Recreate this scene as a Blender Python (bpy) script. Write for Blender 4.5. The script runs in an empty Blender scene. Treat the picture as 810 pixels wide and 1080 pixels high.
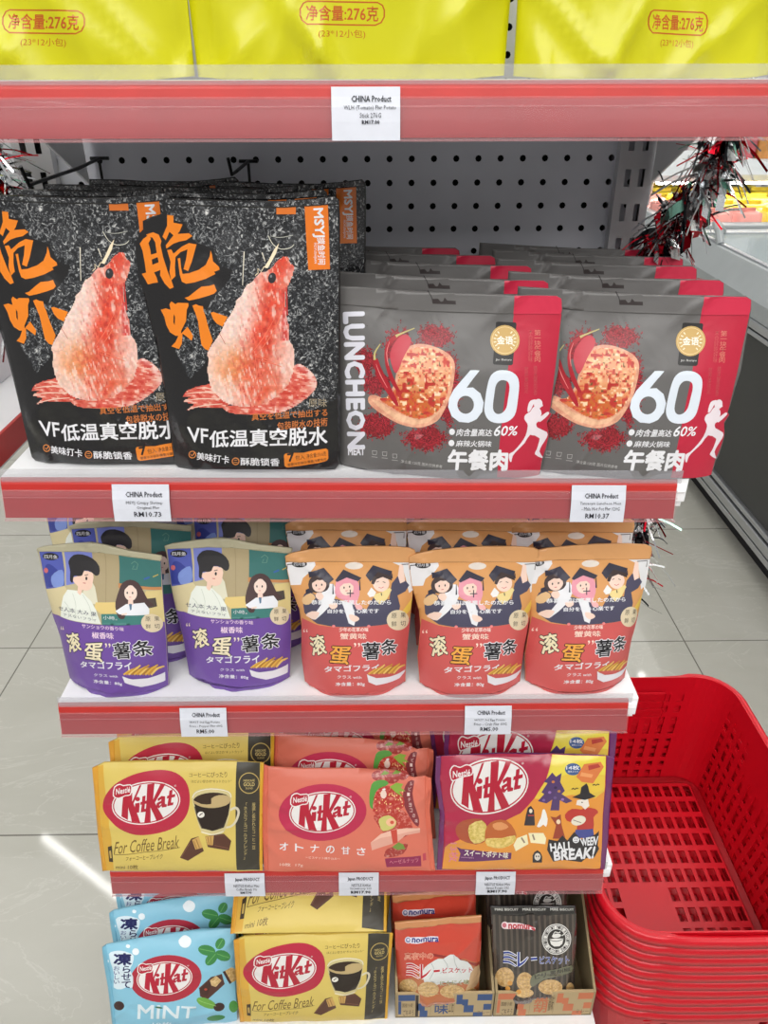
import bpy, bmesh, math, random
import numpy as np
from mathutils import Vector, Matrix
from mathutils.geometry import tessellate_polygon
random.seed(7)
S = bpy.context.scene
COL = S.collection
R = math.radians

# ------------------------------------------------------------------ camera
FPX = 808.34
CAM = np.array([0.0, 0.0, 1.35315])
_th, _ro, _ya = 0.51452, -0.00464, 0.00921
_f = np.array([math.sin(_ya)*math.cos(_th), math.cos(_ya)*math.cos(_th), -math.sin(_th)])
_r = np.array([math.cos(_ya), -math.sin(_ya), 0.0])
_u = np.cross(_r, _f)
CR = math.cos(_ro)*_r + math.sin(_ro)*_u
CU = -math.sin(_ro)*_r + math.cos(_ro)*_u
cd = bpy.data.cameras.new('camera')
cam = bpy.data.objects.new('camera', cd); COL.objects.link(cam)
cd.sensor_width = 36.0; cd.sensor_fit = 'AUTO'
cd.lens = FPX/1080.0*36.0
cd.clip_start = 0.02
m = Matrix.Identity(4)
for i in range(3):
    m[i][0] = CR[i]; m[i][1] = CU[i]; m[i][2] = -_f[i]; m[i][3] = CAM[i]
cam.matrix_world = m
S.camera = cam

def rays(px, py):
    px = np.asarray(px, float); py = np.asarray(py, float)
    return ((px-405)/FPX)[..., None]*CR - ((py-540)/FPX)[..., None]*CU + _f
def at_y(px, py, Y):
    d = rays(px, py); return CAM + d*(Y/d[1])
def at_z(px, py, z):
    d = rays(px, py); return CAM + d*((z-CAM[2])/d[2])
def at_plane(px, py, P, N):
    d = rays(px, py); t = ((P-CAM)@N)/(d@N)
    return CAM + d*np.asarray(t)[..., None]

# ------------------------------------------------------------------ objects
def tag(o, label=None, cat=None, group=None, kind=None):
    if label: o['label'] = label
    if cat: o['category'] = cat
    if group: o['group'] = group
    if kind: o['kind'] = kind
    return o
def empty(name, loc=(0,0,0), rot=(0,0,0)):
    o = bpy.data.objects.new(name, None); COL.objects.link(o)
    o.location = loc; o.rotation_euler = rot; o.empty_display_size = .02
    return o
def link(name, bm, mats, parent=None, smooth=False):
    me = bpy.data.meshes.new(name)
    bmesh.ops.recalc_face_normals(bm, faces=bm.faces[:])
    bm.to_mesh(me); bm.free()
    for mt in (mats if isinstance(mats, (list, tuple)) else [mats]): me.materials.append(mt)
    if smooth:
        me.shade_smooth()
    o = bpy.data.objects.new(name, me); COL.objects.link(o)
    if parent: o.parent = parent
    return o
def copy_tree(o, parent=None):
    c = o.copy(); COL.objects.link(c)
    if parent: c.parent = parent
    for ch in list(o.children): copy_tree(ch, c)
    return c
def box(bm, lo, hi, bev=0, mi=0):
    vs = [bm.verts.new((x, y, z)) for x in (lo[0], hi[0]) for y in (lo[1], hi[1]) for z in (lo[2], hi[2])]
    fs = [bm.faces.new([vs[i] for i in q]) for q in ((0,1,3,2),(4,6,7,5),(0,4,5,1),(2,3,7,6),(0,2,6,4),(1,5,7,3))]
    for f in fs: f.material_index = mi
    if bev:
        es = list({e for f in fs for e in f.edges})
        bmesh.ops.bevel(bm, geom=es, offset=bev, segments=2, affect='EDGES', profile=.6)
def prism(bm, pts, axis, a, b, mi=0):
    """extrude 2-D outline pts along axis ('x','y','z') from a to b"""
    def P(p, t):
        return {'x': (t, p[0], p[1]), 'y': (p[0], t, p[1]), 'z': (p[0], p[1], t)}[axis]
    A = [bm.verts.new(P(p, a)) for p in pts]; B = [bm.verts.new(P(p, b)) for p in pts]
    n = len(pts); fs = [bm.faces.new(A[::-1]), bm.faces.new(B)]
    for i in range(n): fs.append(bm.faces.new((A[i], A[(i+1) % n], B[(i+1) % n], B[i])))
    for f in fs: f.material_index = mi
def tube(bm, pts, r, n=8, closed=False):
    pts = [Vector(p) for p in pts]; rings = []
    N = len(pts)
    up = Vector((0, 0, 1))
    for i, p in enumerate(pts):
        a = pts[i-1] if (i > 0 or closed) else p
        b = pts[(i+1) % N] if (i < N-1 or closed) else p
        d = (b-a).normalized()
        s = d.cross(up)
        if s.length < 1e-3: s = d.cross(Vector((1, 0, 0)))
        s.normalize(); t = s.cross(d)
        rr = r[i] if isinstance(r, (list, tuple)) else r
        rings.append([bm.verts.new(p + (s*math.cos(2*math.pi*k/n) + t*math.sin(2*math.pi*k/n))*rr) for k in range(n)])
    for i in range(N if closed else N-1):
        A, B = rings[i], rings[(i+1) % N]
        for k in range(n): bm.faces.new((A[k], A[(k+1) % n], B[(k+1) % n], B[k]))
    if not closed:
        bm.faces.new(rings[0][::-1]); bm.faces.new(rings[-1])

# ------------------------------------------------------------------ materials
def lin(c):
    return tuple((v/255/12.92 if v/255 <= .04045 else ((v/255+.055)/1.055)**2.4) for v in c)
class NT:
    def __init__(s, name):
        s.m = bpy.data.materials.new(name); s.m.use_nodes = True
        s.t = s.m.node_tree; s.t.nodes.clear()
        s.out = s.n('OutputMaterial'); s.p = s.n('BsdfPrincipled')
        s.l(s.p.outputs[0], s.out.inputs[0])
    def n(s, k, **kw):
        x = s.t.nodes.new('ShaderNode'+k)
        for a, b in kw.items(): setattr(x, a, b)
        return x
    def l(s, a, b): s.t.links.new(a, b)
    def co(s, kind='Object'): return s.n('TexCoord').outputs[kind]
    def noise(s, scale, detail=3, rough=.55, vec=None, dist=0):
        x = s.n('TexNoise'); x.inputs['Scale'].default_value = scale; x.inputs['Detail'].default_value = detail
        x.inputs['Roughness'].default_value = rough; x.inputs['Distortion'].default_value = dist
        s.l(vec if vec else s.co(), x.inputs['Vector']); return x.outputs[0]
    def ramp(s, fac, stops):
        x = s.n('ValToRGB'); e = x.color_ramp.elements
        e[0].position, e[0].color = stops[0][0], (*stops[0][1], 1)
        e[1].position, e[1].color = stops[-1][0], (*stops[-1][1], 1)
        for p, c in stops[1:-1]:
            q = e.new(p); q.color = (*c, 1)
        s.l(fac, x.inputs[0]); return x.outputs[0]
    def mix(s, fac, a, b, mode='MIX'):
        x = s.n('MixRGB'); x.blend_type = mode
        for v, i in ((fac, 0), (a, 1), (b, 2)):
            if hasattr(v, 'is_linked') or hasattr(v, 'node'): s.l(v, x.inputs[i])
            elif isinstance(v, (int, float)): x.inputs[i].default_value = v
            else: x.inputs[i].default_value = (*v, 1)
        return x.outputs[0]
    def bump(s, h, strength, dist=.002):
        x = s.n('Bump'); x.inputs['Strength'].default_value = strength; x.inputs['Distance'].default_value = dist
        s.l(h, x.inputs['Height']); s.l(x.outputs[0], s.p.inputs['Normal']); return x
    def set(s, **kw):
        for k, v in kw.items():
            k = {'rough': 'Roughness', 'metal': 'Metallic', 'col': 'Base Color', 'spec': 'Specular IOR Level', 'coat': 'Coat Weight', 'coatr': 'Coat Roughness', 'alpha': 'Alpha', 'trans': 'Transmission Weight', 'ior': 'IOR', 'emis': 'Emission Strength', 'ecol': 'Emission Color', 'aniso': 'Anisotropic'}[k]
            i = s.p.inputs[k]
            if hasattr(v, 'node'): s.l(v, i)
            elif isinstance(v, tuple): i.default_value = (*v, 1)
            else: i.default_value = v
        return s
def mat(name, c, rough=.5, metal=0, nscale=0, namp=.06, bump=0, bscale=40, coat=0, spec=.5):
    n = NT(name); c = lin(c)
    if nscale:
        a = tuple(max(0, v*(1-namp)) for v in c); b = tuple(min(1, v*(1+namp)) for v in c)
        n.set(col=n.ramp(n.noise(nscale), [(.35, a), (.65, b)]))
    else: n.set(col=c)
    n.set(rough=rough, metal=metal, coat=coat, spec=spec)
    if bump: n.bump(n.noise(bscale), bump)
    return n.m
def film(name, rough=.35, bump=.25, bscale=55, coat=0., coatr=.15, spec=.5):
    """printed plastic film: the print colours are the mesh's colour attribute"""
    n = NT(name)
    a = n.n('Attribute'); a.attribute_name = 'Col'
    n.set(col=a.outputs['Color'], rough=rough, coat=coat, coatr=coatr, spec=spec)
    if bump: n.bump(n.noise(bscale, 2, .5, dist=.6), bump, .003)
    return n.m
def mottle(name, scale, lo, hi, tint=(1, 1, 1), rough=.35, detail=4, coat=.3, streak=None, t0=.38, t1=.62, bump=.2):
    """printed picture texture: colour attribute broken up by noise towards a tint"""
    n = NT(name)
    a = n.n('Attribute'); a.attribute_name = 'Col'
    vec = n.co()
    if streak:
        mp = n.n('Mapping'); mp.inputs['Scale'].default_value = streak; n.l(vec, mp.inputs[0]); vec = mp.outputs[0]
    k = n.ramp(n.noise(scale, detail, .6, vec, .5), [(t0, (0, 0, 0)), (t1, (1, 1, 1))])
    d = n.mix(1.0, a.outputs['Color'], (lo, lo, lo), 'MULTIPLY')
    b = n.mix(hi, a.outputs['Color'], tint)
    n.set(col=n.mix(k, d, b), rough=rough, coat=coat, coatr=.12)
    if bump: n.bump(n.noise(55, 2, .5, dist=.6), bump, .003)
    return n.m

# ------------------------------------------------------------------ shelf planes
SH = {}   # n -> dict(P, N, xl, xr, D, zl, zr)
D0 = .5675
def def_shelf(n, l, r, D):
    a = at_y(l[0], l[1], D); b = at_y(r[0], r[1], D)
    dx = b-a; N = np.array([-dx[2], 0, dx[0]]); N /= np.linalg.norm(N)
    SH[n] = dict(P=a + np.array([0, 0, .003]), N=N, xl=a[0], xr=b[0], D=D, zl=a[2], zr=b[2])
def_shelf(1, (-60, 90.5), (818, 88.5), D0)
def_shelf(2, (1.5, 507), (713.7, 508.5), D0)
def_shelf(3, (62, 744), (662.4, 739.4), D0)
def_shelf(4, (116.3, 918), (636.3, 914.8), D0)
D5 = .503
SH[5] = dict(P=np.array([0, D5, .333]), N=np.array([0, 0, 1.]), xl=-.318, xr=.252, D=D5, zl=.33, zr=.33)
def on_shelf(n, px, py):
    s = SH[n]; return at_plane(px, py, s['P'], s['N'])
def shelf_z(n, x):
    s = SH[n]; return s['P'][2] - (x-s['P'][0])*s['N'][0]/s['N'][2]

# ------------------------------------------------------------------ text outlines
_gc = {}
def glyphs(txt, bold=0., lh=1.0, align='LEFT', res=2, spc=1.0):
    k = (txt, bold, lh, align, res, spc)
    if k in _gc: return _gc[k]
    cu = bpy.data.curves.new('t', 'FONT'); cu.body = txt; cu.offset = bold; cu.resolution_u = res
    cu.space_line = lh; cu.align_x = align; cu.space_character = spc
    o = bpy.data.objects.new('t', cu); COL.objects.link(o)
    dg = bpy.context.evaluated_depsgraph_get(); e = o.evaluated_get(dg); me = e.to_mesh()
    me.calc_loop_triangles()
    n = len(me.vertices); v = np.zeros(n*3, np.float32); me.vertices.foreach_get('co', v)
    v = v.reshape(-1, 3)[:, :2].astype(float)
    t = np.zeros(len(me.loop_triangles)*3, np.int32); me.loop_triangles.foreach_get('vertices', t)
    e.to_mesh_clear(); bpy.data.objects.remove(o); bpy.data.curves.remove(cu)
    mn, mx = v.min(0), v.max(0); v = (v-mn)/np.maximum(mx-mn, 1e-6)
    _gc[k] = (v, t.reshape(-1, 3)); return _gc[k]
def fill(pts, holes=()):
    loops = [[Vector((p[0], p[1], 0)) for p in L] for L in [pts, *holes]]
    tr = tessellate_polygon(loops)
    allp = [tuple(p) for L in [pts, *holes] for p in L]
    return np.array(allp, float), np.array(tr, int)
def crspline(pts, n=4, closed=True):
    P = np.array(pts, float); N = len(P); out = []
    for i in range(N if closed else N-1):
        if closed: a, b, c, d = P[i-1], P[i], P[(i+1) % N], P[(i+2) % N]
        else: a, b, c, d = P[max(i-1, 0)], P[i], P[i+1], P[min(i+2, N-1)]
        for k in range(n):
            t = k/n
            out.append(.5*((2*b)+(-a+c)*t+(2*a-5*b+4*c-d)*t*t+(-a+3*b-3*c+d)*t**3))
    if not closed: out.append(P[-1])
    return np.array(out)
def ell(cx, cy, rx, ry, rot=0, n=20):
    a = np.linspace(0, 2*math.pi, n, endpoint=False); c, s = math.cos(R(rot)), math.sin(R(rot))
    x, y = rx*np.cos(a), ry*np.sin(a)
    return np.stack([cx+x*c-y*s, cy+x*s+y*c], -1)
def stroke(pts, w, closed=False):
    P = np.array(pts, float); n = len(P)
    W = np.broadcast_to(np.asarray(w, float), (n,)) if np.ndim(w) == 0 else np.interp(np.linspace(0, 1, n), np.linspace(0, 1, len(w)), w)
    Lp, Rp = [], []
    for i in range(n):
        a = P[i-1] if (i > 0 or closed) else P[i]; b = P[(i+1) % n] if (i < n-1 or closed) else P[i]
        d = b-a; d = d/(np.linalg.norm(d)+1e-9); nn = np.array([-d[1], d[0]])
        Lp.append(P[i]+nn*W[i]/2); Rp.append(P[i]-nn*W[i]/2)
    V = np.array(Lp+Rp); T = []
    for i in range(n if closed else n-1):
        j = (i+1) % n; T += [(i, j, n+j), (i, n+j, n+i)]
    return V, np.array(T)

STEP = 6e-5
def vnoise(x, y, sc, seed=0):
    """smooth value noise, 0..1"""
    r = np.random.RandomState(seed).rand(64, 64); x, y = np.asarray(x)/sc, np.asarray(y)/sc
    i, j = np.floor(x).astype(int), np.floor(y).astype(int); u, v = x-i, y-j; u, v = u*u*(3-2*u), v*v*(3-2*v)
    g = lambda a, b: r[a % 64, b % 64]
    return (g(i, j)*(1-u)+g(i+1, j)*u)*(1-v)+(g(i, j+1)*(1-u)+g(i+1, j+1)*u)*v
def mixc(a, b, w): return a+(np.array(b, float)-a)*w[:, None]
class Pack:
    """A printed film pack: outline and print are laid out on a leaning plane standing on a shelf, then bulged into a filled pack."""
    def __init__(s, shelf, bl, br, lean, left, right, top, bottom, D, kind, crop=(0, 0, 1), wr=.001, Db=None, seed=0, cell=.0038, nf=9, fh=.0016, fs=1.):
        s.nf, s.fh, s.fs, s.seed, s.grid = nf, fh, fs, seed, None
        s.shelf, s.lean, s.kind, s.D, s.wr, s.cell = shelf, R(lean), kind, D, wr, cell
        s.Db = D if Db is None else Db
        s.rs = np.random.RandomState(seed); s.wv = s.rs.uniform(-1, 1, (7, 4))
        a = on_shelf(shelf, *bl); b = on_shelf(shelf, *br)
        ex = b-a; ex[2] = 0; ex /= np.linalg.norm(ex)
        s.yaw = math.atan2(ex[1], ex[0])
        back = np.array([-ex[1], ex[0], 0.])
        s.O = (a+b)/2; s.ex = ex
        s.ey = np.array([0, 0, 1.])*math.cos(s.lean) + back*math.sin(s.lean)
        s.eb = back*math.cos(s.lean) - np.array([0, 0, 1.])*math.sin(s.lean)   # backwards
        s.cr(*crop)
        s.tab = None; s.parts = {}
        px = {k: s.topx(v) for k, v in dict(left=left, right=right, top=top, bottom=bottom).items()}
        for it in range(4):
            L = {k: s.px2c(v) for k, v in px.items()}
            s.grid = None
            s.tab = [np.array(sorted(L['left'].tolist(), key=lambda p: p[1])), np.array(sorted(L['right'].tolist(), key=lambda p: p[1])),
                     np.array(sorted(L['bottom'].tolist())), np.array(sorted(L['top'].tolist()))]
        s.lay = 0; s.items = []; s.lo = np.min([v.min(0) for v in L.values()], 0); s.hi = np.max([v.max(0) for v in L.values()], 0)
    def cr(s, ox, oy, k): s.c = (ox, oy, k)
    def topx(s, pts):
        P = np.array(pts, float); return np.array([s.c[0], s.c[1]]) + P/s.c[2]
    def st(s, xy):
        x, y = xy[:, 0], xy[:, 1]; l, r, b, t = s.tab
        X0 = np.interp(y, l[:, 1], l[:, 0]); X1 = np.interp(y, r[:, 1], r[:, 0])
        Y0 = np.interp(x, b[:, 0], b[:, 1]); Y1 = np.interp(x, t[:, 0], t[:, 1])
        return np.clip((x-X0)/np.maximum(X1-X0, 1e-4), 0, 1), np.clip((y-Y0)/np.maximum(Y1-Y0, 1e-4), 0, 1)
    def prof(s, xy):
        S_, T_ = s.st(xy)
        if s.kind == 'stand':      # thick gusseted foot, flat sealed top
            p = (1-np.abs(2*S_-1)**2.4)**.8
            q = np.interp(T_, [0, .06, .3, .6, .82, .9, 1], [.82, .9, 1, .72, .22, .06, 0])
        elif s.kind == 'pillow':   # sealed left and right, folded top and bottom
            p = (1-np.abs(2*S_-1)**3.2)**.8
            q = (1-np.abs(2*T_-1)**3.0)**.6
        else:                      # 'bag': sealed top, bottom
            p = (1-np.abs(2*S_-1)**2.6)**.7
            q = np.interp(T_, [0, .05, .2, .5, .8, .9, 1], [.1, .45, .9, 1, .5, .15, .0])
        return p, q
    def bulge(s, xy, front=True):
        if s.tab is None: return np.zeros(len(xy))
        if not front: return s.bulge0(xy, False)
        if s.grid is None:
            c = s.cell; P = np.concatenate([t for t in s.tab]); i0 = np.floor(P.min(0)/c).astype(int)-3; i1 = np.ceil(P.max(0)/c).astype(int)+3
            gx, gy = np.meshgrid(np.arange(i0[0], i1[0]+1)*c, np.arange(i0[1], i1[1]+1)*c, indexing='ij')
            s.grid = (i0, s.bulge0(np.stack([gx.ravel(), gy.ravel()], -1)).reshape(gx.shape))
        i0, g = s.grid
        f = xy/s.cell - i0; i = np.clip(np.floor(f).astype(int), 0, np.array(g.shape)-2); u, v = np.clip(f-i, 0, 1).T; a, b = i.T
        g00, g10, g01, g11 = g[a, b], g[a+1, b], g[a, b+1], g[a+1, b+1]
        return np.where(u >= v, g00+(g10-g00)*u+(g11-g10)*v, g00+(g11-g01)*u+(g01-g00)*v)
    def bulge0(s, xy, front=True):
        p, q = s.prof(xy)
        b = p*q*(s.D if front else s.Db)
        w = np.zeros(len(xy))
        for i, (a, c, d, e) in enumerate(s.wv):
            w += np.sin(xy[:, 0]*(60+70*abs(a))*np.sign(a) + xy[:, 1]*(50+80*abs(c))*np.sign(c) + 6*d)*(.4+.6*abs(e))/3.5
        if front and s.nf:
            r = np.random.RandomState(s.seed+77); lo, hi = np.concatenate(s.tab).min(0), np.concatenate(s.tab).max(0)
            for i in range(s.nf):
                edge = r.rand() < .75
                if s.kind == 'pillow': x0, y0 = (lo[0] if r.rand() < .5 else hi[0]) if edge else r.uniform(lo[0], hi[0]), r.uniform(lo[1], hi[1])
                else: x0, y0 = r.uniform(lo[0], hi[0]), (r.uniform(hi[1]-.03, hi[1]) if r.rand() < .5 else r.uniform(lo[1], lo[1]+.05)) if edge else r.uniform(lo[1], hi[1])
                an = r.uniform(-.9, .9) + (0 if s.kind == 'pillow' else 1.57); wd = r.uniform(.0022, .006)*s.fs; ln = r.uniform(.012, .045)*s.fs; h = r.uniform(-.5, 1)*s.fh
                dx, dy = xy[:, 0]-x0, xy[:, 1]-y0; uu, vv = dx*math.cos(an)+dy*math.sin(an), -dx*math.sin(an)+dy*math.cos(an)
                w2 = h*np.exp(-(uu/ln)**2)*np.exp(-np.abs(vv/wd)**1.5); b = b + w2*np.minimum(1, 4*p)
        return b + w*s.wr*(.25+.75*np.minimum(p, 1))*(1 if front else .6) + .0005
    def px2c(s, P):
        P = np.asarray(P, float); xy = None
        for it in range(5 if s.tab is not None else 1):
            b = s.bulge(xy) if xy is not None else np.zeros(len(P))
            d = rays(P[:, 0], P[:, 1]); nn = s.eb
            t = ((s.O-CAM)@nn - b)/(d@nn)
            q = CAM + d*t[:, None] - s.O
            xy = np.stack([q@s.ex, q@s.ey], -1)
        return xy
    # ---- print items
    def add(s, V, T, c, mi=0, hold=False, sub=0):
        s.items.append((s.px2c(s.topx(V)), T, c, mi, sub))
    def p(s, pts, c, mi=0, sm=0, holes=(), hold=False):
        if sm: pts = crspline(pts, sm)
        V, T = fill(pts, holes); s.add(V, T, c, mi, hold)
    def e(s, cx, cy, rx, ry, c, rot=0, mi=0, n=20, hold=False): s.p(ell(cx, cy, rx, ry, rot, n), c, mi, hold=hold)
    def ln(s, pts, w, c, sm=0, mi=0, hold=False, closed=False):
        if sm: pts = crspline(pts, sm, closed)
        V, T = stroke(pts, w, closed); s.add(V, T, c, mi, hold)
    def t(s, txt, q, c, bold=0., mi=0, hold=True, lh=1., align='CENTER', spc=1.0, res=2):
        """q: x0,y0,x1,y1 or four corners TL,TR,BR,BL"""
        sh = [(0, 0)]
        V, T = glyphs(txt, 0., lh, align, res, spc)
        if bold > 0:      # heavier strokes: the glyphs printed over themselves, slightly shifted
            rows = txt.count('\n')+1; n_ = max(len(r_) for r_ in txt.split('\n'))
            rb = bold*(.9 if any(ord(ch) > 255 for ch in txt) else 1.3); ax, ay = rb/n_, rb/rows
            if rb > .035: sh = [(0, 0)] + [(f*ax*math.cos(k_*math.pi/4), f*ay*math.sin(k_*math.pi/4)) for f in (.5, 1) for k_ in range(8)]
            else: sh = [(ax*.8, ay*.8), (-ax*.8, ay*.8), (ax*.8, -ay*.8), (-ax*.8, -ay*.8)]
        if len(q) == 4 and not hasattr(q[0], '__len__'):
            x0, y0, x1, y1 = q; q = [(x0, y0), (x1, y0), (x1, y1), (x0, y1)]
        q = np.array(q, float)
        for j, (a, b) in enumerate(sh):
            u, v = V[:, :1]+a, V[:, 1:]+b
            s.add((q[3]*(1-u)+q[2]*u)*(1-v) + (q[0]*(1-u)+q[1]*u)*v, T, c, mi, True, j)
    def arc(s, txt, cx, cy, r, a0, a1, h, c, bold=0.02, ry=None):
        ry = ry or r
        for i, ch in enumerate(txt):
            if ch == ' ': continue
            a = R(a0+(a1-a0)*(i+.5)/len(txt)); wch = abs(R(a1-a0))*r/len(txt)*.42
            C = np.array([cx+r*math.sin(a), cy-ry*math.cos(a)]); o = np.array([math.sin(a), -math.cos(a)]); tt = np.array([math.cos(a), math.sin(a)])
            s.t(ch, [C-tt*wch+o*h/2, C+tt*wch+o*h/2, C+tt*wch-o*h/2, C-tt*wch-o*h/2], c, bold)
    def mosaic(s, region, step, cf, mi=0, holes=None):
        """a printed picture laid as small cells; cf(x, y) gives each cell's colour (None: bare)"""
        P = np.array(region, float); lo, hi = P.min(0), P.max(0); V, T, C = [], [], []
        X, Y = np.meshgrid(np.arange(lo[0], hi[0], step), np.arange(lo[1], hi[1], step)); X, Y = X.ravel()+step/2, Y.ravel()+step/2
        ins = np.zeros(len(X), bool)
        for (x0, y0), (x1, y1) in zip(P, np.roll(P, -1, 0)):
            c = ((y0 > Y) != (y1 > Y)); ins ^= c & (X < (x1-x0)*(Y-y0)/((y1-y0) if y1 != y0 else 1e-9)+x0)
        X, Y = X[ins], Y[ins]; cols, keep = cf(X, Y); h = step/2
        cols = np.clip(np.round(cols/8)*8, 0, 255).astype(int)
        for x, y, c, kp in zip(X, Y, cols, keep):
            if not kp: continue
            n = len(V); V += [(x-h, y-h), (x+h, y-h), (x+h, y+h), (x-h, y+h)]; T += [(n, n+1, n+2), (n, n+2, n+3)]; C += [tuple(c)]*2
        s.items.append((s.px2c(s.topx(V)), np.array(T), C, mi, 0))
    # ---- meshes
    def cut(s, items, info):
        bm = bmesh.new(); pal = {}
        for k, (V, T, c, mi, lay) in enumerate(items):
            vs = [bm.verts.new((x, y, lay*STEP)) for x, y in V]
            many = isinstance(c, list)
            if not many: info.append((c, mi)); ki = len(info)-1
            for ti, t in enumerate(T):
                if many:
                    q = (c[ti], mi)
                    if q not in pal: info.append(q); pal[q] = len(info)-1
                    ki = pal[q]
                if len(set(t)) < 3: continue
                try: f = bm.faces.new([vs[i] for i in t])
                except ValueError: continue
                f.material_index = ki
        loose = [v for v in bm.verts if not v.link_faces]
        for v in loose: bm.verts.remove(v)
        for no in (Vector((1, 0, 0)), Vector((0, 1, 0)), Vector((1, -1, 0))):
            pr = [v.co.dot(no)/s.cell for v in bm.verts]
            for i in range(math.ceil(min(pr)), math.floor(max(pr))+1):
                co = Vector((i*s.cell if no.x else 0, 0 if no.x else i*s.cell, 0))
                bmesh.ops.bisect_plane(bm, geom=bm.verts[:]+bm.edges[:]+bm.faces[:], dist=1e-6, plane_co=co, plane_no=no)
        return bm
    def part(s, name, outline, color, mats, parent, back=None, mi=0, art=True, off=0.):
        """one mesh: the front of the outline with the print on it, the back, and the sides"""
        P = s.px2c(s.topx(outline)); 
        V, T = fill(P*1000); V = V/1000
        base = [(V, T, color, mi, 0)]
        # each print goes just above whatever it overlaps
        its = []; bb = []
        for V_, T_, c_, m_, sub in (s.items if art else []):
            if sub: its.append((V_, T_, c_, m_, ly+.05*sub)); continue
            a_, b_ = V_.min(0), V_.max(0); ly = 1
            for (p_, q_, l_, k_) in bb:
                if p_[0] < b_[0] and a_[0] < q_[0] and p_[1] < b_[1] and a_[1] < q_[1]: ly = max(ly, l_ + (1 if k_ != (c_, m_) else .3))
            bb.append((a_, b_, ly, (None if isinstance(c_, list) else c_, m_))); its.append((V_, T_, c_, m_, ly))
        items = base + its
        info = []; bm = s.cut(items, info)
        bm.verts.ensure_lookup_table()
        def inner(e):
            return all(f.material_index == 0 for f in e.link_faces)
        bf = [f for f in bm.faces if f.material_index == 0]
        bv = {v for f in bf for v in f.verts}
        edges = [e for f in bf for e in f.edges if len(e.link_faces) == 1]
        co = np.array([v.co[:] for v in bm.verts]).reshape(-1, 3)
        fb = s.bulge(co[:, :2]); bb = s.bulge(co[:, :2], False)
        idx = {v: i for i, v in enumerate(bm.verts)}
        dup = {v: bm.verts.new((co[idx[v], 0], bb[idx[v]]+off, co[idx[v], 1])) for v in bv}
        for v, i in idx.items(): v.co = (co[i, 0], -fb[i]-co[i, 2]-off, co[i, 1])
        nb = len(info)
        for f in bf:
            g = bm.faces.new([dup[v] for v in reversed(f.verts)]); g.material_index = nb
        for e in edges:
            f = e.link_faces[0]
            a, b = e.verts
            for l in f.loops:
                if l.edge == e: a, b = l.vert, l.link_loop_next.vert
            g = bm.faces.new((b, a, dup[a], dup[b])); g.material_index = nb
        # rest the foot on the shelf
        Mx = Matrix(((s.ex[0], s.eb[0], s.ey[0]), (s.ex[1], s.eb[1], s.ey[1]), (s.ex[2], s.eb[2], s.ey[2])))
        Mi = Mx.inverted(); O = Vector(s.O)
        for v in bm.verts:
            w = Mx @ v.co + O; z0 = shelf_z(s.shelf, w.x)+.0002
            if w.z < z0: w.z = z0; v.co = Mi @ (w-O)
        info.append((back or color, mi))
        cols = np.array([(*lin(info[f.material_index][0]), 1.) for f in bm.faces], np.float32)
        for f in bm.faces: f.material_index = info[f.material_index][1]; f.smooth = True
        me = bpy.data.meshes.new(name); bm.to_mesh(me); bm.free()
        at = me.attributes.new('Col', 'FLOAT_COLOR', 'FACE'); at.data.foreach_set('color', cols.ravel())
        for mt in mats: me.materials.append(mt)
        o = bpy.data.objects.new(name, me); COL.objects.link(o); o.parent = parent
        if art: s.items = []; s.lay = 0
        return o
    def root(s, name, label, cat, group=None):
        o = empty(name, s.O, (-s.lean, 0, s.yaw)); tag(o, label, cat, group); return o
def place(root, pk, px=None, py=None, dx=0, dY=0, dyaw=0, dlean=0, dz=0, label=None, shelf=None, O=None):
    """a copy of a pack somewhere on a shelf"""
    c = copy_tree(root); sh = shelf or pk.shelf
    if O is not None: q = np.array(O, float)
    elif px is not None: q = on_shelf(sh, px, py)
    else:
        q = np.array(pk.O) + np.array([dx, dY, 0]); q[2] = shelf_z(sh, q[0])
    c.location = (q[0], q[1], q[2]+dz)
    c.rotation_euler = (-pk.lean-R(dlean), 0, pk.yaw+R(dyaw))
    if label: c['label'] = label
    return c
# ------------------------------------------------------------------ common materials
M_white = mat('shelf_white_enamel', (248, 249, 251), .35, nscale=30, namp=.02)
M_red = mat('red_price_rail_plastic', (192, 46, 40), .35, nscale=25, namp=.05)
M_red_shade = mat('shaded_red_rail_plastic', (150, 34, 40), .4, nscale=25, namp=.05)  # darker copy of the rail red: shade painted into its lower faces
M_grey = mat('grey_enamel_panel', (205, 207, 216), .4, nscale=12, namp=.05)
M_post = mat('grey_white_post', (190, 190, 194), .4, nscale=20, namp=.04)
M_dark = mat('dark_inside', (30, 30, 33), .8, nscale=20)
M_wire = mat('black_wire', (22, 22, 24), .4, .3, nscale=60)
M_paper = mat('price_tag_paper', (214, 217, 227), .6, nscale=90, namp=.02)
M_ink = mat('black_print', (40, 42, 52), .7, nscale=50)
def clear(name, tint, op, rough=.12):
    n = NT(name); n.set(col=lin(tint), rough=rough, spec=.6)
    tr = n.n('BsdfTransparent'); mx = n.n('MixShader'); lw = n.n('LayerWeight'); lw.inputs[0].default_value = .35
    mp = n.n('MapRange'); mp.inputs[3].default_value = op; mp.inputs[4].default_value = min(1, op+.35)
    n.l(lw.outputs['Facing'], mp.inputs[0]); n.l(mp.outputs[0], mx.inputs[0])
    n.l(tr.outputs[0], mx.inputs[1]); n.l(n.p.outputs[0], mx.inputs[2]); n.l(mx.outputs[0], n.out.inputs[0])
    n.bump(n.noise(30, 2), .05); return n.m
M_cover = clear('clear_rail_cover', (240, 176, 180), .12)
M_riser = clear('clear_riser_lip', (205, 205, 212), .22)

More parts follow.
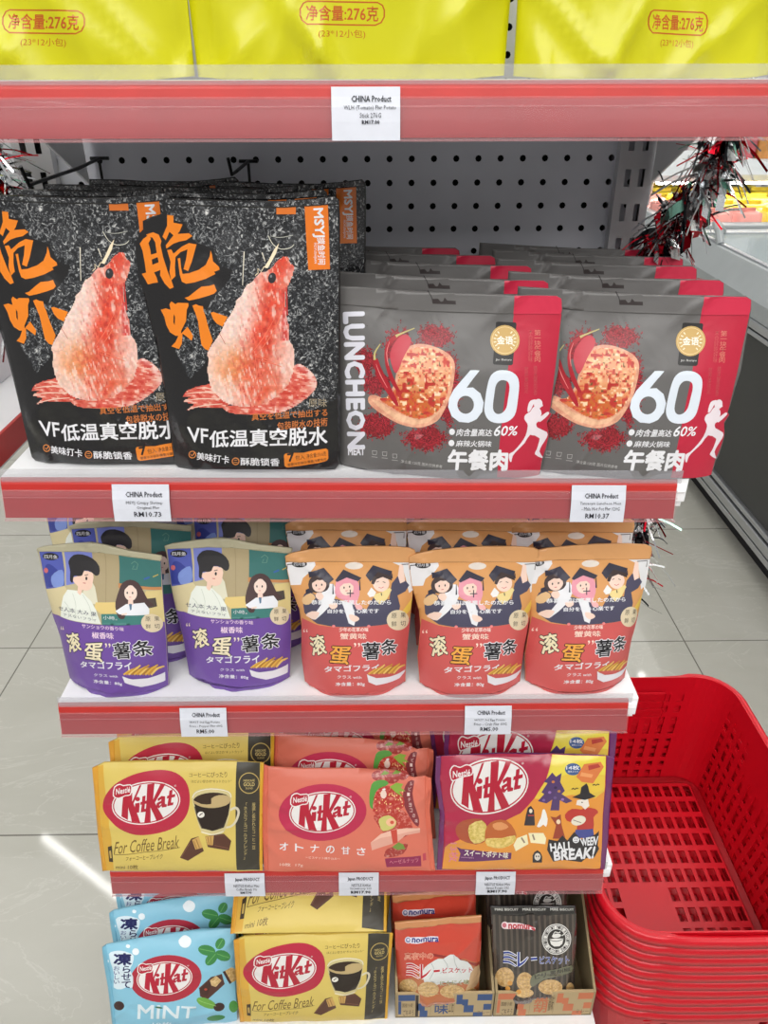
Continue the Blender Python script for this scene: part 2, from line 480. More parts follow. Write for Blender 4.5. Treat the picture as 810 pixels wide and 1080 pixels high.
# ------------------------------------------------------------------ floor of glossy tiles
TX, TY = -.95846, 1.05493
n = NT('polished_cream_tile')
sx = n.n('SeparateXYZ'); n.l(n.co(), sx.inputs[0])
def gridline(out, o):
    a = n.n('Math', operation='SUBTRACT'); n.l(out, a.inputs[0]); a.inputs[1].default_value = o
    b = n.n('Math', operation='PINGPONG'); n.l(a.outputs[0], b.inputs[0]); b.inputs[1].default_value = .3
    c = n.n('Math', operation='LESS_THAN'); n.l(b.outputs[0], c.inputs[0]); c.inputs[1].default_value = .0018
    return c.outputs[0]
gx, gy = gridline(sx.outputs[0], TX), gridline(sx.outputs[1], TY)
g = n.n('Math', operation='MAXIMUM'); n.l(gx, g.inputs[0]); n.l(gy, g.inputs[1])
mp = n.n('Mapping'); mp.inputs['Scale'].default_value = (1, 2.2, 1); mp.inputs['Rotation'].default_value = (0, 0, .5); n.l(n.co(), mp.inputs[0])
base = n.ramp(n.noise(3, 6, .6, mp.outputs[0], .8), [(.3, lin((186, 185, 175))), (.7, lin((194, 193, 184)))])
vein = n.ramp(n.noise(2.2, 8, .6, mp.outputs[0], 1.4), [(.492, (0, 0, 0)), (.5, (.3, .3, .3)), (.508, (0, 0, 0))])
base = n.mix(vein, base, lin((222, 221, 214)))
n.set(col=n.mix(g.outputs[0], base, lin((120, 118, 110))), rough=.045, spec=.45)
M_floor = n.m
bm = bmesh.new(); box(bm, (-3.0, -2.0, -.05), (6.5, 10, 0)); o = link('floor', bm, M_floor); tag(o, 'polished cream floor tiles with thin grey joints', 'floor', kind='structure')
M_wall = mat('white_wall_paint', (225, 225, 225), .7, nscale=5, namp=.02)
bm = bmesh.new(); box(bm, (-3.0, 10, 0), (6.5, 10.1, 3.2)); o = link('wall_back', bm, M_wall); tag(o, 'white back wall of the shop', 'wall', kind='structure')
bm = bmesh.new(); box(bm, (6.5, -2, 0), (6.6, 10, 3.2)); o = link('wall_right', bm, M_wall); tag(o, 'white right wall of the shop', 'wall', kind='structure')
bm = bmesh.new(); box(bm, (-3.0, -2, 3.2), (6.5, 10, 3.3)); o = link('ceiling', bm, M_wall); tag(o, 'white ceiling of the shop', 'ceiling', kind='structure')

# ------------------------------------------------------------------ ceiling tube lights
NE = NT('lit_tube'); NE.set(col=(1, 1, 1), ecol=(1, .98, .95), emis=17.0); M_tube = NE.m
LT = None
def mirror(px, py, z=3.0):
    p = at_z(px, py, 0.); d = p-CAM; return p + np.array([d[0], d[1], -d[2]])*(z/-d[2])
_m0, _m1 = mirror(44, 880), mirror(120, 940)
_dm = (_m1-_m0)/np.linalg.norm(_m1-_m0); _mc = _m0+_dm*.74
for i, (x, y) in enumerate([(_mc[0], _mc[1]), (-.9, -.9), (.9, -.9), (2.2, 1.0), (2.2, 4.2), (-2.15, 5.6), (4.4, 2.6), (4.4, 6.6), (2.2, 7.6)]):
    if LT is None:
        LT = empty('ceiling_light', (x, y, 3.0)); tag(LT, None, 'ceiling light', 'tube lights on the ceiling')
        LT.rotation_euler = (0, 0, math.atan2(_dm[1], _dm[0])-math.pi/2); LT['label'] = 'white tube light hanging from the shop ceiling'
        b = bmesh.new(); box(b, (-.06, -.75, .03), (.06, .75, .09), .01); link('housing', b, M_white, LT)
        b = bmesh.new(); tube(b, [(0, -.72, .01), (0, .72, .01)], .022, 10); link('lamp_tube', b, M_tube, LT)
        b = bmesh.new(); tube(b, [(0, -.5, .09), (0, -.5, .2)], .004, 6); link('hanger', b, M_wire, LT)
        b = bmesh.new(); tube(b, [(0, .5, .09), (0, .5, .2)], .004, 6); link('hanger', b, M_wire, LT)
    else:
        c = copy_tree(LT); c.location = (x, y, 3.0); c.rotation_euler = (0, 0, 0)
def area(name, loc, size, power, rot=(0, 0, 0), c=(1, .985, .96)):
    l = bpy.data.lights.new(name, 'AREA'); l.shape = 'RECTANGLE'; l.size, l.size_y = size; l.energy = power*.55; l.color = c
    o = bpy.data.objects.new(name, l); COL.objects.link(o); o.location = loc; o.rotation_euler = rot; return o
area('light_front', (0, -1.4, 2.7), (3.4, 1.3), 116, (R(45), 0, 0))
area('light_mid', (1.6, 1.6, 3.1), (3.5, 3.0), 70)
area('light_left', (-1.6, 1.6, 3.1), (2.2, 3.4), 46)
area('light_far', (2.4, 5.5, 3.1), (4, 4), 120)
W = bpy.data.worlds.new('world'); S.world = W; W.use_nodes = True
W.node_tree.nodes['Background'].inputs[0].default_value = (1, .985, .97, 1)
W.node_tree.nodes['Background'].inputs[1].default_value = .38
S.view_settings.view_transform = 'Standard'; S.view_settings.look = 'None'; S.view_settings.gamma = 1; S.view_settings.exposure = -0.02
S.view_settings.use_curve_mapping = False
S.cycles.use_denoising = True
S.cycles.max_bounces = 8; S.cycles.transparent_max_bounces = 12
S.cycles.sample_clamp_indirect = 4

# ------------------------------------------------------------------ gondola: perforated back, posts
YB = .82
G = empty('gondola_frame', (0, YB, 0)); tag(G, 'grey perforated gondola back panel with slotted posts behind the shelves', 'gondola')
def pegboard(x0, x1, z0, z1, p, r, cx, cz):
    bm = bmesh.new(); n8 = 8
    nx0, nx1 = math.floor((x0-cx)/p), math.ceil((x1-cx)/p); nz0, nz1 = math.floor((z0-cz)/p), math.ceil((z1-cz)/p)
    vg = {}
    def V(x, z):
        k = (round(x*1e5), round(z*1e5))
        if k not in vg: vg[k] = bm.verts.new((x, 0, z))
        return vg[k]
    for i in range(nx0, nx1+1):
        for j in range(nz0, nz1+1):
            x, z = cx+i*p, cz+j*p; h = p/2
            sq = [V(x+a*h, z+b*h) for a, b in ((1, 0), (1, 1), (0, 1), (-1, 1), (-1, 0), (-1, -1), (0, -1), (1, -1))]
            ci = [bm.verts.new((x+r*math.cos(k*math.pi/4), 0, z+r*math.sin(k*math.pi/4))) for k in range(8)]
            for k in range(8): bm.faces.new((sq[k], sq[(k+1) % 8], ci[(k+1) % 8], ci[k]))
    return bm
pz = at_y(350, 168, YB)
px0 = at_y(363.9, 168, YB)[0]
bm = pegboard(-.305, .235, .95, 1.5, .0217, .0031, px0, pz[2])
b2 = bm
link('back_panel', bm, M_grey, G).location = (0, 0, 0)
bm = bmesh.new(); box(bm, (-.34, -.002, .06), (.27, .012, .95)); link('lower_panel', bm, M_grey, G)
bm = bmesh.new(); box(bm, (-.34, .0, 1.5), (.27, .012, 1.75)); link('upper_panel', bm, M_grey, G)
bm = bmesh.new(); box(bm, (-.33, .03, .06), (.26, .036, 1.75)); link('rear_panel', bm, M_dark, G)
def post(x0, x1):
    bm = bmesh.new()
    # slotted face: two rows of slots
    w = x1-x0; xs = [x0, x0+w*.22, x0+w*.38, x0+w*.62, x0+w*.78, x1]
    z = .9
    while z < 1.5:
        zs = [z, z+.008, z+.024, z+.032]
        for a in range(5):
            for c in range(3):
                if a in (1, 3) and c == 1: continue
                q = [bm.verts.new((xx, -.012, zz)) for xx, zz in ((xs[a], zs[c]), (xs[a+1], zs[c]), (xs[a+1], zs[c+1]), (xs[a], zs[c+1]))]; bm.faces.new(q)
        z += .032
    bmesh.ops.remove_doubles(bm, verts=bm.verts[:], dist=1e-5)
    box(bm, (x0, -.012, 0), (x1, .03, .9)); box(bm, (x0, -.012, z), (x1, .03, 1.8))
    box(bm, (x0, -.0119, .9), (x0+.002, .03, z)); box(bm, (x1-.002, -.0119, .9), (x1, .03, z)); box(bm, (x0, .015, .9), (x1, .03, z), mi=1)
    return link('upright', bm, [M_post, M_dark], G)
post(.236, .270); post(-.345, -.309)
bm = bmesh.new(); box(bm, (-.335, -.29, .02), (.262, .0, .1), .004); link('plinth', bm, M_white, G)

# ------------------------------------------------------------------ shelves
def shelf(i, label, board=True):
    s = SH[i]; D = s['D']; zl, zr = s['zl'], s['zr']; xl, xr = s['xl'], s['xr']
    rt = empty('shelf', ((xl+xr)/2, D, (zl+zr)/2)); tag(rt, label, 'shelf', 'shelves of the snack gondola')
    L = xr-xl; cx = (xl+xr)/2; tilt = math.atan2(zr-zl, L)
    rt.rotation_euler = (0, -tilt, 0)
    a, b = -L/2, L/2
    dep = YB-.014-D
    bm = bmesh.new(); box(bm, (a-.001, .0015, -.020), (b+.011, dep, .003), .0015)
    box(bm, (a, .006, -.026), (b+.01, .016, -.018))
    # bullnose that carries the rail
    prism(bm, [(.0, -.004), (.004, .002), (.010, .002), (.010, -.012), (.003, -.013), (-.001, -.009)], 'x', b-.002, b+.009)
    link('board', bm, M_white, rt)
    # red price rail leaning its face up a little
    bm = bmesh.new()
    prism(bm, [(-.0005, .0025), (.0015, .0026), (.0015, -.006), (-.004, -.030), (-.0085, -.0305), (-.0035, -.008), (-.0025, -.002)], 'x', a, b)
    bm.faces.ensure_lookup_table()
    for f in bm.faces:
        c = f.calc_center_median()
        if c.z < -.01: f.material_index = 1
    link('price_rail', bm, [M_red, M_red_shade], rt)
    bm = bmesh.new(); pr = [(-.0032, -.007), (-.0062, -.0105), (-.0078, -.016), (-.0093, -.024), (-.0105, -.0312), (-.0085, -.0325)]
    for k in range(len(pr)-1):
        q = [bm.verts.new((x, *p)) for x, p in ((a, pr[k]), (b+.0005, pr[k]), (b+.0005, pr[k+1]), (a, pr[k+1]))]; bm.faces.new(q)
    bmesh.ops.remove_doubles(bm, verts=bm.verts[:], dist=1e-6)
    for yy, zz, r_ in ((-.0033, -.0072, .0007), (-.0068, -.0122, .0004), (-.0106, -.0318, .0009)): tube(bm, [(a, yy, zz), (b+.0005, yy, zz)], r_, 6)
    c = link('rail_cover', bm, M_cover, rt, True); c['label'] = 'clear curved plastic cover of the red rail'
    bm = bmesh.new(); box(bm, (a+.001, -.0022, .0), (b+.003, -.0012, .0115)); c = link('riser_lip', bm, M_riser, rt); c['label'] = 'clear plastic lip standing along the shelf edge'
    for x in (a-.0006, b+.0085):
        bm = bmesh.new(); prism(bm, [(.006, .002), (.006, -.022), (.012, -.026), (dep*.55, -.034), (dep, -.085), (dep, .002)], 'x', x, x+.002); link('bracket', bm, M_white, rt)
    return rt
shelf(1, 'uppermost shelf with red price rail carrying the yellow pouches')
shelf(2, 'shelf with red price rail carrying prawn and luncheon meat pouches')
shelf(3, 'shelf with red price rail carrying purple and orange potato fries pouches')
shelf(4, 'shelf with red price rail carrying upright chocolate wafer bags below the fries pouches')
# deck shelf at the foot, a little deeper than the others
s5 = SH[5]
rt = empty('shelf', (0, s5['D'], .333)); tag(rt, 'lowest deck shelf under the mint bags and the cracker cartons', 'shelf', 'shelves of the snack gondola')
bm = bmesh.new(); box(bm, (s5['xl'], .002, -.03), (s5['xr']+.012, YB-.014-s5['D'], .0), .002); link('board', bm, M_white, rt)
bm = bmesh.new(); box(bm, (s5['xl'], -.006, -.04), (s5['xr'], .001, -.008), .001); link('price_rail', bm, M_red, rt)
bm = bmesh.new(); box(bm, (s5['xl']+.001, -.0032, -.006), (s5['xr'], -.0022, .011)); link('riser_lip', bm, M_riser, rt)
bm = bmesh.new(); box(bm, (s5['xl']+.004, .012, -.245), (s5['xr'], .025, -.03)); link('front_panel', bm, M_white, rt)

# ------------------------------------------------------------------ price tags in the rails
def price_tag(i, x0, x1, y0, y1, lines, label):
    s = SH[i]; xm = (x0+x1)/2
    a = at_plane(x0, (y0+y1)/2, np.array([0, s['D']-.006, 0]), np.array([0, 1., 0])); b = at_plane(x1, (y0+y1)/2, np.array([0, s['D']-.006, 0]), np.array([0, 1., 0]))
    w = b[0]-a[0]; X = (a[0]+b[0])/2; z = s['zl']+(s['zr']-s['zl'])*(X-s['xl'])/(s['xr']-s['xl'])
    pr = [(-.0042, -.001), (-.0058, -.0065), (-.0085, -.0125), (-.0103, -.021), (-.0118, -.0318)]
    rt = empty('price_tag', (X, s['D'], z)); rt.rotation_euler = (0, -math.atan2(s['zr']-s['zl'], s['xr']-s['xl']), 0)
    tag(rt, label, 'price tag', 'price tags in the red rails')
    bm = bmesh.new()
    A = [[bm.verts.new((xx, yy-o, zz)) for (yy, zz) in pr] for xx in (-w/2, w/2) for o in (0, -.0003)]
    for k in range(len(pr)-1):
        bm.faces.new((A[0][k], A[2][k], A[2][k+1], A[0][k+1])); bm.faces.new((A[1][k+1], A[3][k+1], A[3][k], A[1][k]))
    n = len(pr)-1
    for p, q in ((0, 1), (2, 3)):
        for k in range(n): bm.faces.new((A[p][k], A[p][k+1], A[q][k+1], A[q][k]))
    bm.faces.new((A[0][0], A[1][0], A[3][0], A[2][0])); bm.faces.new((A[0][n], A[2][n], A[3][n], A[1][n]))
    Z = [p[1] for p in pr][::-1]; Yv = [p[0] for p in pr][::-1]
    link('card', bm, M_paper, rt)
    bm = bmesh.new()
    for (txt, bold, u0, u1, v0, v1) in lines:
        V, T = glyphs(txt, bold, 1, 'CENTER', 1)
        vs = []
        for u, v in V:
            zz = pr[-1][1] + (pr[0][1]-pr[-1][1])*(1-(v1+(v0-v1)*v))
            vs.append(bm.verts.new(((u0+(u1-u0)*u-.5)*w, np.interp(zz, Z, Yv)-.0007, zz)))
        for t in T:
            try: bm.faces.new([vs[i] for i in t])
            except ValueError: pass
    link('lettering', bm, M_ink, rt)
    return rt
H0 = ('CHINA Product', .02)
HJ = ('Japan PRODUCT', .02)
price_tag(1, 350, 422, 95, 146, [(*H0, .29, .87, .16, .28), ('WLH (Tomato) Flvr Potato', 0, .18, .94, .34, .44), ('Stick 276G', .0, .41, .72, .48, .57), ('RM17.00', .03, .44, .70, .61, .69)], 'white price tag in the centre of the uppermost rail reading RM17.00')
price_tag(2, 119.5, 179.5, 507, 543, [(*H0, .24, .88, .18, .32), ('MSYJ Crispy Shrimp', .0, .24, .88, .42, .53), ('Original Flvr', .0, .42, .82, .56, .66), ('RM10.73', .01, .36, .84, .71, .86)], 'white price tag below the prawn pouches reading RM10.73')
price_tag(2, 602, 659, 509, 545, [(*H0, .24, .86, .2, .33), ('Tansaoyin Luncheon Meat', .0, .16, .92, .42, .52), ('- Mala Hot Pot Flvr 120G', .0, .2, .9, .56, .66), ('RM10.37', .01, .28, .72, .74, .89)], 'white price tag below the luncheon meat pouches reading RM10.37')
price_tag(3, 191, 240, 747, 775, [(*H0, .26, .86, .14, .28), ('WYST Std Egg Potato', .0, .2, .86, .4, .5), ('Fries - Pepper Flvr 60G', .0, .2, .9, .54, .64), ('RM5.00', .01, .34, .72, .7, .86)], 'white price tag below the purple fries pouches reading RM5.00')
price_tag(3, 490, 539, 743, 771, [(*H0, .26, .86, .14, .28), ('WYST Std Egg Potato', .0, .2, .86, .4, .5), ('Fries - Crab Flvr 60G', .0, .2, .9, .54, .64), ('RM5.00', .01, .34, .72, .7, .86)], 'white price tag below the orange graduation fries pouches reading RM5.00')
price_tag(4, 237.5, 279.5, 919, 940, [(*HJ, .26, .88, .16, .32), ('NESTLE KitKat Mini', .0, .22, .86, .42, .54), ('Coffee Break 10s', .0, .28, .8, .58, .7), ('RM17.90', .03, .38, .66, .74, .86)], 'white price tag under the yellow coffee bags on the lowest full rail')
price_tag(4, 357.5, 399.5, 917.5, 939, [(*HJ, .22, .86, .16, .32), ('NESTLE KitKat', .0, .32, .8, .42, .54), ('Strawberry 10S', .0, .28, .82, .58, .7), ('RM17.90', .03, .3, .8, .74, .88)], 'white price tag under the pink strawberry bags')
price_tag(4, 502, 543.5, 916.5, 938.5, [(*HJ, .22, .86, .16, .32), ('NESTLE Kitkat Mini', .0, .22, .86, .42, .54), ('Sweet Potato 10S', .0, .26, .84, .58, .7), ('RM17.90', .03, .3, .8, .74, .88)], 'white price tag under the halloween bags')
# ------------------------------------------------------------------ print materials
F_gloss = film('glossy_black_film', .22, .35, 45, coat=.5)
F_satin = film('satin_pouch_film', .38, .3, 38)
F_matt = film('matt_bag_film', .45, .35, 42)
F_foil = film('shiny_bag_film', .26, .4, 50, coat=.3)
F_yellow = film('glossy_yellow_film', .36, .5, 14, coat=.1)
F_flesh = mottle('printed_prawn_flesh', 90, .85, .25, (1, .85, .7), streak=(2.2, 1, 1))
F_meat = mottle('printed_meat', 170, .85, .3, (1, .72, .45))
F_spice = mottle('printed_spice', 420, .45, .12, (1, .5, .5), t0=.42, t1=.58)
F_crumb = mottle('printed_crumb', 260, .75, .3, (1, .9, .6))
F_berry = mottle('printed_berry', 300, .8, .25, (1, .85, .7), t0=.5, t1=.66)
n = NT('printed_seaweed')
k = n.noise(300, 5, .72, dist=1.4)
n.set(col=n.ramp(k, [(.40, lin((14, 15, 17))), (.53, lin((44, 46, 50))), (.59, lin((130, 132, 134))), (.68, lin((225, 224, 220)))]), rough=.25, coat=.5, coatr=.12)
n.bump(n.noise(45, 2, .5, dist=.6), .35, .003); F_sea = n.m
W_ = (236, 236, 240)

# ------------------------------------------------------------------ prawn pouch
OR = (238, 132, 24)
def build_prawn():
    k = Pack(2, (185, 492.5), (358, 494.5), 3, [(143, 206), (143, 256), (165, 360), (185, 492)], [(358.5, 206), (359, 350), (357.5, 495)],
             [(143, 209), (172, 209), (240, 211), (300, 212), (359, 207)], [(185, 492), (260, 495), (357, 495)], .014, 'stand', nf=16, fh=.0032, wr=.0011, seed=3, Db=.006)
    rt = k.root('prawn_pouch', 'glossy black prawn snack pouch at front left, beside the grey luncheon meat pouches', 'snack pouch', 'black prawn pouches')
    M = [F_gloss, F_sea, F_flesh]
    out = [(172, 209), (210, 209.5), (240, 211.5), (300, 212), (335, 209), (353, 206.5), (357.5, 211), (358.5, 230), (359, 350), (358, 489), (354, 494.5), (300, 495), (220, 494), (188, 492.5), (184.5, 489), (180, 460), (172, 405), (165, 365), (152, 312), (145.5, 290), (142.5, 258), (147, 246), (151, 242), (150.5, 233), (160, 228.5), (172, 225)]
    # sealed header
    k.p([(175, 210), (240, 212.5), (300, 213), (353, 208), (356.5, 212), (356.8, 214), (300, 218), (240, 217), (175, 214.5)], (40, 40, 42), 1)
    k.part('top_seal', [(173.5, 209.5), (240, 212), (300, 212.5), (335, 209.5), (353, 207), (357, 211.5), (357.2, 215), (300, 219), (240, 218), (173.5, 215)], (26, 26, 28), M, rt, mi=0, off=.0006)
    # seaweed picture behind the prawn
    k.p([(174, 216), (240, 219), (300, 219.5), (356.5, 216), (357, 300), (356, 420), (330, 432), (300, 440), (250, 435), (240, 430), (250, 380), (225, 360), (215, 335), (222, 318), (238, 300), (246, 285), (232, 280), (225, 262), (205, 255), (195, 235), (176, 230)], (60, 60, 62), 1)
    k.p([(291.5, 217), (312, 218), (312, 226), (291.5, 226)], (224, 118, 40))
    k.p([(200, 330), (215, 325), (235, 345), (215, 385), (200, 400), (185, 370)], (40, 40, 44), 1)
    k.cr(140, 220, 6.75)
    for q in ([(50, 250), (75, 215), (110, 190), (130, 215), (112, 245), (125, 290), (140, 400), (150, 450), (170, 490), (180, 525), (140, 532), (108, 540), (92, 510), (65, 465), (95, 455), (85, 380), (70, 300)],
              [(95, 185), (145, 168), (185, 185), (205, 230), (198, 260), (215, 340), (250, 450), (275, 510), (292, 560), (265, 572), (225, 530), (195, 475), (197, 440), (185, 380), (172, 320), (160, 240), (140, 205), (118, 205)],
              [(125, 330), (182, 312), (184, 342), (130, 365)], [(140, 400), (195, 378), (200, 435), (150, 455)],
              [(245, 45), (290, 50), (290, 100), (355, 112), (335, 160), (320, 180), (400, 175), (425, 195), (380, 225), (330, 235), (290, 250), (240, 285), (235, 262), (270, 215), (290, 190), (262, 165), (235, 225), (212, 200), (245, 120)],
              [(245, 295), (275, 290), (290, 320), (350, 270), (400, 245), (455, 255), (445, 290), (420, 380), (395, 445), (362, 430), (380, 360), (390, 290), (340, 310), (305, 345), (300, 420), (305, 480), (275, 510), (262, 450), (270, 380)],
              [(320, 355), (338, 350), (345, 420), (355, 465), (400, 460), (470, 435), (520, 400), (548, 340), (555, 298), (565, 330), (572, 375), (615, 415), (618, 435), (580, 450), (590, 465), (520, 500), (440, 525), (380, 535), (350, 520), (335, 470), (328, 410)],
              [(368, 635), (400, 625), (430, 600), (462, 575), (490, 555), (545, 550), (580, 540), (598, 585), (580, 605), (540, 620), (470, 640), (400, 655)],
              [(425, 690), (450, 680), (470, 690), (500, 695), (505, 730), (520, 770), (540, 850), (570, 940), (540, 1010), (515, 1000), (490, 970), (480, 910), (465, 800), (445, 740)],
              [(555, 740), (575, 735), (675, 770), (640, 840), (600, 820), (575, 790)]):
        k.p(q, OR)
    k.p([(200, 720), (235, 710), (270, 720), (262, 680), (275, 660), (305, 680), (320, 670), (395, 672), (398, 690), (385, 720), (380, 800), (360, 840), (345, 870), (345, 890), (390, 840), (410, 870), (430, 905), (420, 940), (370, 900), (355, 890), (350, 960), (330, 1000), (275, 980), (305, 950), (325, 905), (305, 905), (265, 880), (240, 830), (225, 770)], OR, holes=[[(292, 750), (302, 770), (300, 830), (290, 810)]])
    k.cr(180, 240, 4.765)
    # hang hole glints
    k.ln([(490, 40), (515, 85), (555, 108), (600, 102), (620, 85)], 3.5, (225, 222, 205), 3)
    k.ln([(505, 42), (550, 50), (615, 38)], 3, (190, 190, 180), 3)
    # prawn
    BODY = crspline([(480, 222), (450, 226), (420, 262), (400, 280), (385, 288), (370, 310), (355, 345), (332, 362), (325, 395), (300, 440), (275, 475), (250, 530), (215, 580), (185, 630), (192, 660), (187, 720), (200, 790), (230, 840), (280, 880), (360, 900), (450, 890), (530, 850), (590, 790), (615, 720), (622, 640), (612, 590), (595, 565), (592, 490), (580, 430), (577, 330), (590, 290), (612, 240), (618, 195), (600, 180), (590, 150), (565, 148), (535, 170), (515, 195)], 2)
    COIL = crspline([(270, 900), (300, 930), (400, 940), (500, 935), (580, 920), (650, 880), (710, 830), (735, 790), (725, 750), (690, 710), (640, 685), (600, 720), (560, 790), (500, 850), (420, 890)], 3)
    TAIL = [(60, 850), (80, 820), (130, 800), (200, 785), (250, 840), (300, 885), (270, 905), (200, 905), (140, 900), (80, 918), (120, 888), (65, 872), (105, 850)]
    k.p(COIL, (226, 130, 108)); k.p(TAIL, (206, 100, 82)); k.p([(545, 78), (520, 110), (492, 165), (470, 200), (487, 205), (530, 130)], (246, 228, 196)); k.p(BODY, (238, 196, 184))
    def axis(X, Y):
        A = np.array([(575, 150), (520, 250), (500, 380), (470, 500), (440, 640), (420, 760), (400, 900)], float)
        return np.interp(Y, A[:, 1], A[:, 0])
    def body(X, Y):
        d = X-axis(X, Y); n1, n2, n3 = vnoise(X, Y, 30, 1), vnoise(X, Y, 11, 2), vnoise(X*1.6-Y*.5, Y*.35+X*.3, 14, 3)
        c = np.tile(np.array([240., 208, 196]), (len(X), 1))
        c = mixc(c, (230, 138, 78), .95*np.exp(-((X-330)/110)**2-((Y-700)/95)**2)*(.65+.6*n1))
        c = mixc(c, (224, 108, 78), .95*np.exp(-((X-470)/130)**2-((Y-800)/110)**2)*(.5+.8*n1))
        sg = np.interp(Y, [150, 300, 480, 640, 800], [95, 92, 88, 98, 84]); off = np.where(d < 0, .75, 1.15)
        c = mixc(c, (216, 72, 48), np.clip(1.05*np.exp(-(d/(sg*off))**2)*np.interp(Y, [150, 560, 680, 800], [1, 1, .72, .4])*(.7+.5*n1), 0, 1))
        c = mixc(c, (204, 52, 50), .9*np.exp(-((X-575)/16)**2)*((Y > 330) & (Y < 570)))
        c = mixc(c, (244, 224, 214), np.clip((n3-.7)*4, 0, .6)); c = mixc(c, (186, 44, 38), np.clip((.3-n3)*4, 0, .6)*np.exp(-(d/120)**2))
        return c*(.93+.14*n2[:, None]), np.ones(len(X), bool)
    def coil(X, Y):
        n1, n3 = vnoise(X, Y, 26, 4), vnoise(X*.5+Y*.3, Y*1.4-X*.4, 13, 5); r = np.hypot((X-560)/180, (Y-800)/130)
        c = np.tile(np.array([218., 100, 80]), (len(X), 1)); c = mixc(c, (242, 208, 198), np.clip((r-.62)*2.6+(n1-.5)*.7, 0, .95)*(X > 520)); c = mixc(c, (246, 206, 190), np.clip((n3-.6)*3.5, 0, .8)); c = mixc(c, (196, 50, 44), np.clip((.36-n3)*4, 0, .8))
        return c, np.ones(len(X), bool)
    k.mosaic(COIL, 7, coil); k.mosaic(TAIL, 7, coil); k.mosaic(BODY, 6.5, body)
    for a, b in (((75, 835), (230, 830)), ((70, 868), (250, 862)), ((85, 912), (260, 885)), ((130, 806), (220, 815))):
        k.ln([a, ((a[0]+b[0])/2, (a[1]+b[1])/2-6), b], [2, 6, 3], (244, 206, 186), 3)
    for a, b in (((520, 460), (400, 640)), ((540, 480), (430, 640)), ((575, 360), (500, 560)), ((415, 640), (520, 680)), ((430, 660), (560, 700)), ((420, 620), (430, 800)), ((450, 650), (400, 850)), ((480, 690), (540, 830))):
        k.ln([a, ((a[0]+b[0])/2+8, (a[1]+b[1])/2), b], [2, 5, 2], (232, 112, 84), 3)
    for a, b in (((370, 120), (362, 290)), ((460, 125), (475, 170))): k.ln([a, b], [5, 3], (240, 232, 214))
    k.ln([(425, 240), (440, 228), (438, 205), (455, 222), (470, 195)], 4, (246, 226, 190)); k.ln([(245, 530), (262, 560), (275, 585)], 3, (196, 110, 96), 3); k.ln([(190, 640), (215, 650), (240, 640)], 3, (220, 170, 158), 3)
    k.e(510, 253, 20, 27, (28, 26, 30), 10); k.e(505, 244, 5, 7, (120, 120, 125))
    k.p([(578, 300), (586, 300), (590, 440), (584, 440)], (190, 60, 55))
    k.cr(260, 180, 7.364)
    k.p([(450, 266), (632, 262), (648, 765), (480, 772)], (232, 120, 26))
    k.t('MSYJ', [(592, 290), (606, 515), (516, 517), (500, 296)], W_, .035)
    k.t('摸鱼时间', [(608, 522), (614, 728), (556, 728), (548, 522)], W_, .02); k.t('MOYUSHIJIAN', [(543, 560), (546, 720), (522, 720), (518, 560)], W_)
    k.cr(130, 400, 3.375)
    k.lay += 1
    k.t('原味', (660, 68, 725, 98), (172, 158, 134)); k.t('真空を低温で抽出する', [(458, 121), (727, 104), (727, 130), (458, 147)], (214, 122, 58), .01); k.t('包装脱水の技術', [(548, 153), (727, 136), (727, 166), (548, 181)], (214, 122, 58), .01)
    k.t('VF', [(228, 170), (302, 178), (300, 228), (236, 222)], W_, .02); k.t('低温真空脱水', [(308, 184), (726, 168), (726, 234), (308, 242)], W_, .025)
    k.t('美味打卡', [(262, 259), (378, 274), (376, 302), (262, 286)], W_, .02); k.t('酥脆锁香', [(418, 279), (556, 282), (556, 309), (418, 306)], W_, .02)
    for x, y in ((246, 268), (400, 292)): k.ln(ell(x, y, 12, 12), 3, (226, 140, 70), closed=True, hold=True)
    k.ln([(239, 266), (245, 273), (254, 261)], 3, (226, 140, 70), hold=True); k.ln([(394, 288), (406, 288)], 2, (226, 140, 70), hold=True); k.ln([(393, 296), (407, 296)], 2, (226, 140, 70), hold=True)
    k.p([(572, 270), (578, 264), (722, 246), (729, 252), (730, 282), (724, 290), (582, 314), (574, 308)], (232, 132, 36))
    k.lay += 1
    k.t('7', [(584, 266), (606, 263), (610, 290), (588, 293)], (30, 26, 24), .04); k.t('包入', [(612, 272), (645, 267), (646, 284), (614, 289)], (50, 34, 24)); k.t('净含量:33.6克', [(652, 266), (722, 256), (723, 272), (653, 282)], (50, 34, 24))
    k.t('需要冷冻储存/需要冷藏食用', [(585, 300), (722, 279), (723, 289), (586, 310)], (60, 40, 26))
    k.cr(0, 0, 1)
    k.part('pouch_body', out, (24, 23, 24), M, rt)
    return k, rt
K_pr, R_pr = build_prawn()

